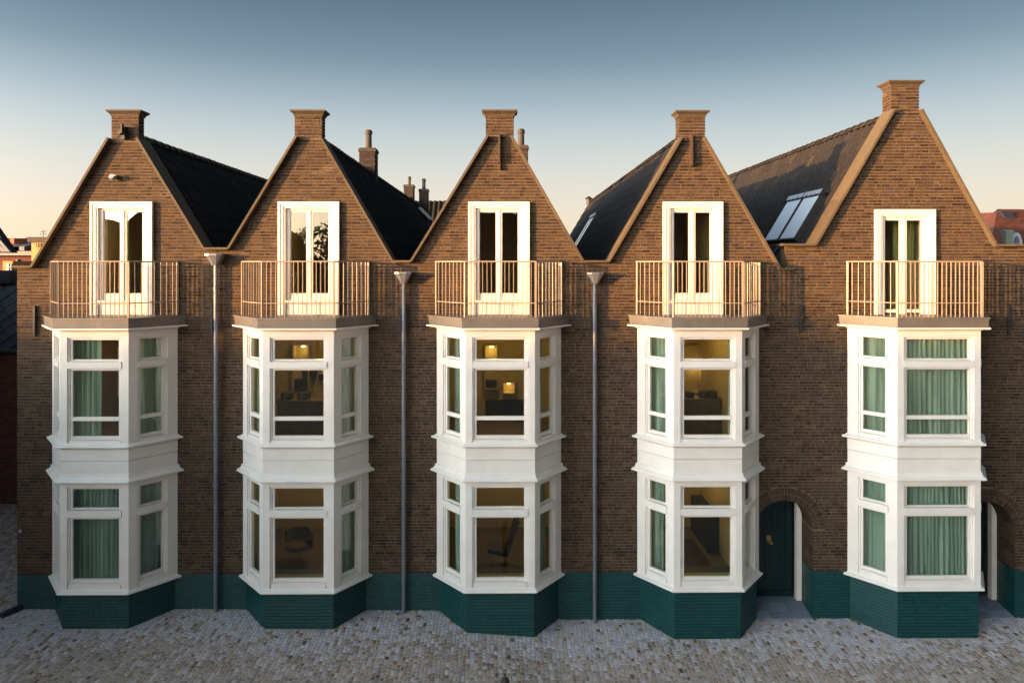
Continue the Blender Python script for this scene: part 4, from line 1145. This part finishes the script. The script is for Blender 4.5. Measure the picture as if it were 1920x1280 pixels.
q = MB()
for j in range(12):
    t0, t1 = pi * j / 12 - .2, pi * (j + 1) / 12 - .2
    for (r0, r1) in ((.25, .30),):
        c_ = (rx_ + .1, 1.4)
        pts = [(c_[0] + r0 * cos(t0), c_[1] + r0 * sin(t0)), (c_[0] + r1 * cos(t0), c_[1] + r1 * sin(t0)), (c_[0] + r1 * cos(t1), c_[1] + r1 * sin(t1)), (c_[0] + r0 * cos(t1), c_[1] + r0 * sin(t1))]
        q.prism(pts, .75, 1.1)
part('backrest', q, 'midwood', ch); q = MB(); q.cyl((rx_ + .1, 1.4, .75), (rx_ + .1, 1.4, .85), .27, n=18); part('seat', q, 'midwood', ch)
q = MB(); q.cyl((rx_ + .1, 1.4, .45), (rx_ + .1, 1.4, .75), .02, n=8); part('leg', q, 'steel', ch)
rgx, _ = P(1300, 1060, 1.2)
tbox('rug', [(rgx - .3, rgx + .35, .5, 2.6, .451, .465)], 'dark', 'dark rug on the ground floor of the bay left of the porch', 'rug')
tbox('cabinet', [(rgx + .45, rgx + .75, 1.8, 3.2, .45, 1.25)], 'dark', 'low dark cabinet in the ground floor of the bay left of the porch', 'cabinet')

# ------------------------------------------------------------ neighbour on the left
nx1 = -9.75; Yn = 5.6
def PN(px, py, Y): return P(px, py, Y)
xe, ze = P(32, 656, 6.0)
nb = thing('neighbour_house', (-13, 6.5, .2), 'low red brick house with blue slate roof in the shaded alley at far left', 'house')
q = MB(); q.box(-18, xe + .9, 6.1, 6.35, -.3, ze - .02); wl_ = part('wall', q, 'mortar', nb)
q = MB(); zz = 0.0; rr = random.Random(4)
while zz < ze - .1:
    u = -15.0 - rr.uniform(0, .2)
    while u < xe + .85:
        l = rr.choice([.21, .21, .105]); q.add([(u + (l - .01) / 2 + a_, 6.092 + b_, zz + c_ + BH / 2) for a_, b_, c_ in brick_v(l - .01, BH, .02)], BF, rr.uniform(.01, 1)); u += l
    zz += CH
part('brickwork', q, 'redbrick', wl_, kind='stuff')
xt, zt_ = P(20, 526, 7.0)
q = MB(); q.add([(-18, 5.95, ze), (xe + 1.0, 5.95, ze), (xe + 1.0, 6.95, zt_), (-18, 6.95, zt_), (-18, 6.3, ze), (xe + 1.0, 6.3, ze), (xe + 1.0, 7.2, zt_), (-18, 7.2, zt_)], [(0, 1, 2, 3), (7, 6, 5, 4), (0, 4, 5, 1), (3, 2, 6, 7), (1, 5, 6, 2), (0, 3, 7, 4)])
nr = part('roof', q, 'dark', nb)
sl = MB(); a_ = .21
sl.add([(0, -.012, -a_), (a_, -.012, 0), (0, -.012, a_), (-a_, -.012, 0), (0, 0.01, -a_), (a_, 0.01, 0), (0, 0.01, a_), (-a_, 0.01, 0)], [(0, 1, 2, 3), (0, 4, 5, 1), (1, 5, 6, 2), (2, 6, 7, 3), (3, 7, 4, 0)])
slm = sl.mesh('slate', M['slate']); tl = atan2(1.0, zt_ - ze); LR = sqrt(1 + (zt_ - ze) ** 2)
r_ = 0; v = .15; 
while v < LR - .1:
    x = xe - 3.2 + (a_ if r_ % 2 else 0)
    while x < xe + .9:
        o = link('slate', slm, nr); o.location = (x, 5.95 + v * sin(tl) - .015 - .006 * (r_ % 3), ze + v * cos(tl)); o.rotation_euler = (-tl - .03, 0, 0); o.scale = (.96, 1, .96); o['tint'] = R.uniform(.01, 1); x += 2 * a_
    v += a_; r_ += 1
q = MB(); q.cyl((-18, 5.9, ze - .03), (xe + 1.0, 5.9, ze - .03), .07, n=10); part('gutter', q, 'iron', nb)
xq, zq = P(28, 507, 7.2); q = MB(); zb_ = P(20, 524, 7.2)[1]; q.box(-18, xq + .08, 6.85, 7.6, zb_ - .02, zq); q.box(-18, xq + .16, 6.78, 7.7, zb_ - .1, zb_ - .03); part('roof_parapet', q, 'slate', nb)

# unseen house beyond the left frame edge, added to shade the alley
so = thing('shade_house', (-17, -3, 0), 'low brick house across the alley, left of the frame', 'house')
q = MB(); q.box(-21, -14.3, -11, 5.8, -.3, 5.4); part('wall', q, 'plainbrick', so); q = MB(); q.box(-21.2, -14.2, -11.2, 5.9, 5.4, 5.6); part('roof', q, 'slate', so)
q = MB(); q.box(-21.1, -14.25, -1.0, 5.75, 5.62, 7.3); part('shade_storey', q, 'plainbrick', so)  # raised rear part, added to keep the sun off the neighbour's slates
# far roofs behind, left
def far_house(name, Y, pts_wall, label, cat='house'): pass
fh = thing('far_house', (-28, 32, 0), 'long house with brown red tiled roof and roof windows, far behind at left edge', 'house')
xa, zt_ = P(-120, 446, 34); xb, _ = P(70, 446, 34); _, ze_ = P(30, 473, 31)
q = MB(); q.box(xa, xb + 4, 31.2, 38, 0, ze_); part('wall', q, 'redbrick', fh)
def slab(y0, z0, y1, z1, xa, xb, m, nm, par, th=.15):
    q = MB(); q.add([(xa, y0, z0), (xb, y0, z0), (xb, y1, z1), (xa, y1, z1), (xa, y0, z0 - th), (xb, y0, z0 - th), (xb, y1, z1 - th), (xa, y1, z1 - th)], [(0, 1, 2, 3), (7, 6, 5, 4), (0, 4, 5, 1), (3, 2, 6, 7), (1, 5, 6, 2), (0, 3, 7, 4)]); return part(nm, q, m, par)
rfo = slab(31, ze_, 34.6, zt_, xa, xb + 4, simple('brown_roof', (.13, .05, .04), .7, .2, 2), 'roof', fh); slab(38.2, ze_, 34.6, zt_, xa, xb + 4, 'redtile', 'roof', fh)
for (p0, p1) in ((39, 46), (48.5, 57)):
    x0, z0 = P(p0 - 1, 470, 31.4); x1, z1 = P(p1, 453, 33.6)
    q = MB(); q.add([(x0, 31.3, z0 + .25), (x1, 31.3, z0 + .25), (x1 + .1, 33.8, z1 + .3), (x0 + .4, 33.8, z1 + .3), (x0, 31.3, z0), (x1, 31.3, z0), (x1, 33.8, z1), (x0, 33.8, z1)], [(0, 1, 2, 3), (0, 4, 5, 1), (1, 5, 6, 2), (2, 6, 7, 3), (3, 7, 4, 0)]); part('roof_window', q, 'farpane', fh)
q = MB(); x0, z1 = P(9, 446, 31); x1, z0 = P(16, 456, 31); q.box(x0, x1, 31.5, 33, z0, z1); part('chimney', q, simple('orange_brick', (.45, .12, .05), .8), fh)
q = MB(); x0, z1 = P(-60, 474, 30.5); x1, _ = P(60, 474, 30.5); q.box(x0, x1 + 2, 30.6, 30.9, z1 - .15, z1 + .1); part('gutter', q, 'zinc', fh)
q = MB(); x0, z1 = P(28, 486, 31); x1, z0 = P(31, 490, 31); q.box(x0, x1, 31.1, 31.25, z0, z1); part('window', q, 'farpane', fh)
fl2 = thing('glazed_gable_house', (-20, 22, 0), 'steep dark roof with long skylight panes cut by the left edge', 'house')
gx0, gz1 = P(-30, 400, 24); gx1, gz0 = P(22, 474, 24)
q = MB(); q.xzprism([(gx0 - 4, gz0), (gx1, gz0), (gx0, gz1), (gx0 - 4, gz1)], 24, 24.5); q.box(gx0 - 4, gx1, 24, 24.5, 0, gz0 - 1.5); part('wall', q, 'tile', fl2)
for (a0_, a1_) in ((-6, 0), (3, 8)):
    pa = [P(a0_ - 10, 446, 23.9), P(a1_ - 10, 446, 23.9), P(a1_ + 12, 472, 23.9), P(a0_ + 9, 472, 23.9)]
    q = MB(); q.xzprism(pa[::-1], 23.85, 23.99); part('skylight_pane', q, 'farpane', fl2)
yb = thing('rendered_stair_tower', (-17.3, 12, 0), 'tall yellow rendered stair tower with small barred window behind the leftmost gable', 'tower')
x0, z1 = P(59, 446, 12); x1, z0 = P(100, 500, 12); q = MB(); q.box(x0, x1, 12, 14, 0, z1 - .15); part('wall', q, 'render', yb)
q = MB(); q.box(x0 - .08, x1 + .1, 11.9, 14.1, z1 - .15, z1); part('roof', q, 'stone', yb)
x0, za = P(68.5, 456, 12); x1, zb = P(81, 464, 12); q = MB(); q.box(x0, x1, 11.97, 12.0, zb, za); wf = part('window', q, 'dark', yb)
for j in range(1, 3): q = MB(); xx = lerp(x0, x1, j / 3); q.box(xx - .012, xx + .012, 11.95, 11.969, zb, za); part('glazing_bar', q, 'render', wf)
q = MB(); q.box(x0 - .04, x1 + .04, 11.93, 12.0, zb - .04, zb - .003); part('sill', q, 'render', wf)
q = MB(); x, z = P(81, 446, 12.4); q.cyl((x, 12.4, z), (x, 12.4, z + .28), .012, n=6)
for dz in (.12, .2): q.cyl((x - .12, 12.4, z + dz), (x + .12, 12.4, z + dz + .03), .008, n=6)
part('antenna', q, 'iron', label='small spiky antenna on the yellow stair tower', cat='antenna')
yb = thing('rendered_dormer', (-15, 9.5, 0), 'small yellow rendered dormer with one window above the slate roof at left', 'dormer')
x0, z1 = P(5, 489.5, 9.0); x1, z0 = P(24, 512, 9.0); q = MB(); q.box(x0, x1, 9.0, 10.2, z0 - 2, z1); part('wall', q, 'render', yb)
a0_, za = P(13, 494, 9.0); a1_, zb = P(22.5, 508, 9.0); q = MB(); q.box(a0_, a1_, 8.97, 9.0, zb, za); wf = part('window', q, 'skyl', yb)
q = MB(); xx = (a0_ + a1_) / 2; q.box(xx - .01, xx + .01, 8.95, 8.969, zb, za); q.box(a0_, a1_, 8.95, 8.969, (za + zb) / 2 - .01, (za + zb) / 2 + .01); part('glazing_bar', q, 'white', wf)

# transverse roof behind houses 2 and 3
th_ = thing('rear_house', (-3, 22, 0), 'dark tiled roof running crosswise behind the second house', 'house')
x0, zt_ = P(745, 377, 24.5); x1, _ = P(836, 377, 24.5); slabs = slab(21.0, 6.4, 24.5, zt_, x0 - 3, x1 + 2, 'dark', 'roof', th_)
tf = MB(); Lr = sqrt(3.5 ** 2 + (zt_ - 6.4) ** 2); uy, uz = 3.5 / Lr, (zt_ - 6.4) / Lr
for i in range(int(Lr / .34)):
    xx = x0 - 3
    while xx < x1 + 2:
        mm = Matrix.Translation((xx, 21.0 + uy * i * .34, 6.4 + uz * i * .34 + .02)) @ Matrix(((1, 0, 0), (0, uy, -uz), (0, uz, uy))).to_4x4()
        tf.add([mm @ Vector(q) for q in _tm.v], _tm.f, R.uniform(.2, 1)); xx += .25
part('tile_field', tf, 'tile', th_, kind='stuff')
q = MB(); q.box(x0 - 3, x1 + 2, 21.4, 27.5, 0, 6.3); part('wall', q, 'plainbrick', th_)

# red hipped roofs, right
rh = thing('red_roofed_house', (26, 26, 0), 'red tiled hipped roof with a lower side wing beyond the parapet at far right', 'house')
def tri_roof(name, pts, m='redtile'):
    q = MB(); q.add([Vector(p) for p in pts], [tuple(range(len(pts)))], .5); return part(name, q, m, rh)
def p3(px, py, Y): x, z = P(px, py, Y); return (x, Y, z)
A_ = p3(1870, 392, 24); A2 = p3(2100, 394, 24)
B_ = p3(1855, 470, 20.5); B2 = p3(2120, 470, 20.5); C_ = p3(1780, 470, 27)
def tiled(quad, nu, nv, nm):
    """rows of small red tiles over a quad (bl, br, tr, tl)"""
    bl, br_, tr, tl_ = [Vector(q) for q in quad]; q = MB(); nrm = (br_ - bl).cross(tl_ - bl).normalized()
    if nrm.y > 0: nrm = -nrm
    for j in range(nv):
        for i in range(nu):
            def at(u, v): return bl.lerp(br_, u).lerp(tl_.lerp(tr, u), v)
            u0, u1, v0, v1 = i / nu, (i + .94) / nu, j / nv, (j + 1.05) / nv
            a_, b_, c_, d_ = at(u0, v0) + nrm * .045, at(u1, v0) + nrm * .045, at(u1, min(1, v1)), at(u0, min(1, v1))
            q.add([a_, b_, c_, d_, a_ - nrm * .05, b_ - nrm * .05], [(0, 1, 2, 3), (4, 5, 1, 0)], R.uniform(.01, 1))
    return part(nm, q, 'redtile', rh, kind='stuff')
tri_roof('roof', [B_, B2, A2, A_]); tri_roof('roof', [C_, B_, A_]); tiled([B_, B2, A2, A_], 60, 22, 'roof_tiles'); tiled([C_, B_, A_, A_], 30, 22, 'roof_tiles')
tri_roof('roof', [p3(1780, 470, 29), p3(1900, 470, 24.5), p3(1900, 397, 29), p3(1820, 400, 30)])
q = MB(); q.box(B_[0], B2[0], 20.8, 28, 0, B_[2]); part('wall', q, 'redbrick', rh)
q = MB(); x0, z0 = P(1879, 396, 23.4); x1, _ = P(1894, 396, 23.4); q.hexa([(x0 + .2, 22.6, z0 - 1.3), (x1 + .35, 22.6, z0 - 1.3), (x1 + .35, 23.8, z0 - 1.3), (x0 + .2, 23.8, z0 - 1.3)], [(x0 - .1, 23.3, z0), (x1, 23.3, z0), (x1, 23.9, z0), (x0 - .1, 23.9, z0)]); part('dormer_cheek', q, 'slate', rh)

# ------------------------------------------------------------ the far side of the square (behind the camera; throws the shade)
def opp(xc, w, ze_, zr_, Y, label):
    o = thing('gabled_house', (xc, Y, 0), label, 'house', 'houses across the square')
    q = MB(); q.box(xc - w / 2, xc + w / 2, Y - 10, Y, -.5, ze_); q.add([(xc - w / 2, Y, ze_), (xc + w / 2, Y, ze_), (xc, Y, zr_), (xc - w / 2, Y - 10, ze_), (xc + w / 2, Y - 10, ze_), (xc, Y - 10, zr_)], [(0, 1, 2), (3, 5, 4)]); part('wall', q, 'plainbrick', o)
    q = MB()
    for sd in (-1, 1): q.add([(xc + sd * (w / 2 + .1), Y + .1, ze_ - .1), (xc, Y + .1, zr_ + .05), (xc, Y - 10.1, zr_ + .05), (xc + sd * (w / 2 + .1), Y - 10.1, ze_ - .1)], [(0, 1, 2, 3)])
    part('roof', q, 'redtile', o)
    for fz in (1.2, 4.0, 6.8):
        if fz + 1.6 > ze_ + .5: continue
        for j in (-1, 0, 1):
            xx = xc + j * w / 3.4; q = MB(); q.box(xx - .5, xx + .5, Y + .0, Y + .04, fz, fz + 1.6); f_ = part('window', q, 'white', o)
            q = MB(); q.box(xx - .42, xx + .42, Y + .041, Y + .05, fz + .08, fz + 1.52); part('pane', q, 'dark', f_)
rr = random.Random(3); x = -140
# eaves and ridges; one range is shaped to shade the terrace, its low notch lights the right bay
while x < 60:
    w = rr.uniform(6, 8)
    xc = x + w / 2
    if -112 < xc < -70:
        if x < -86.9 and x + w > -86.9: w = -86.9 - x; xc = x + w / 2
        if abs(x + 86.9) < .05: w = 1.7; xc = x + w / 2
        ze_, zr_ = (12.0, 12.25) if w > 1.71 or x < -87.0 else (10.6, 10.8)
    else: ze_ = rr.uniform(6.5, 8.5); zr_ = ze_ + rr.uniform(2, 3.5)
    if xc > -12: ze_ = rr.uniform(10.2, 11.0); zr_ = ze_ + 2.4
    if -26 < xc < -12: x += w; continue
    opp(xc, w, ze_, zr_, -50, 'brick house across the square, seen only as a reflection'); x += w + .02
def tree(x, y, h, label):
    t = thing('tree', (x, y, 0), label, 'tree', 'trees across the square'); q = MB(); q.cyl((x, y, -.1), (x, y, h * .55), .25, .12, 8)
    for _ in range(6):
        a_ = rr.uniform(0, 6.28); q.cyl((x, y, h * .4), (x + cos(a_) * h * .2, y + sin(a_) * h * .2, h * .7), .09, .03, 6)
    part('trunk', q, 'bark', t); q = MB()
    cl = [(x + rr.gauss(0, h * .17), y + rr.gauss(0, h * .17), h * rr.uniform(.45, .92)) for _ in range(26)]
    for c_ in cl:
        for _ in range(110):
            v = Vector((rr.gauss(0, 1), rr.gauss(0, 1), rr.gauss(0, 1))).normalized() * rr.uniform(.5, 1.1); p = Vector(c_) + v
            d1 = Vector((rr.gauss(0, 1), rr.gauss(0, 1), rr.gauss(0, 1))).normalized() * .2; d2 = d1.orthogonal().normalized() * .14
            q.add([p - d1, p + d2, p + d1, p - d2], [(0, 1, 2, 3)], rr.uniform(.01, 1))
    part('crown', q, 'leaf', t)
for (x, y, h) in ((-23, -45, 8.5), (-18.5, -47, 10.5), (-14, -44, 9.5)): tree(x, y, h, 'leafy tree across the square, seen only as a reflection')
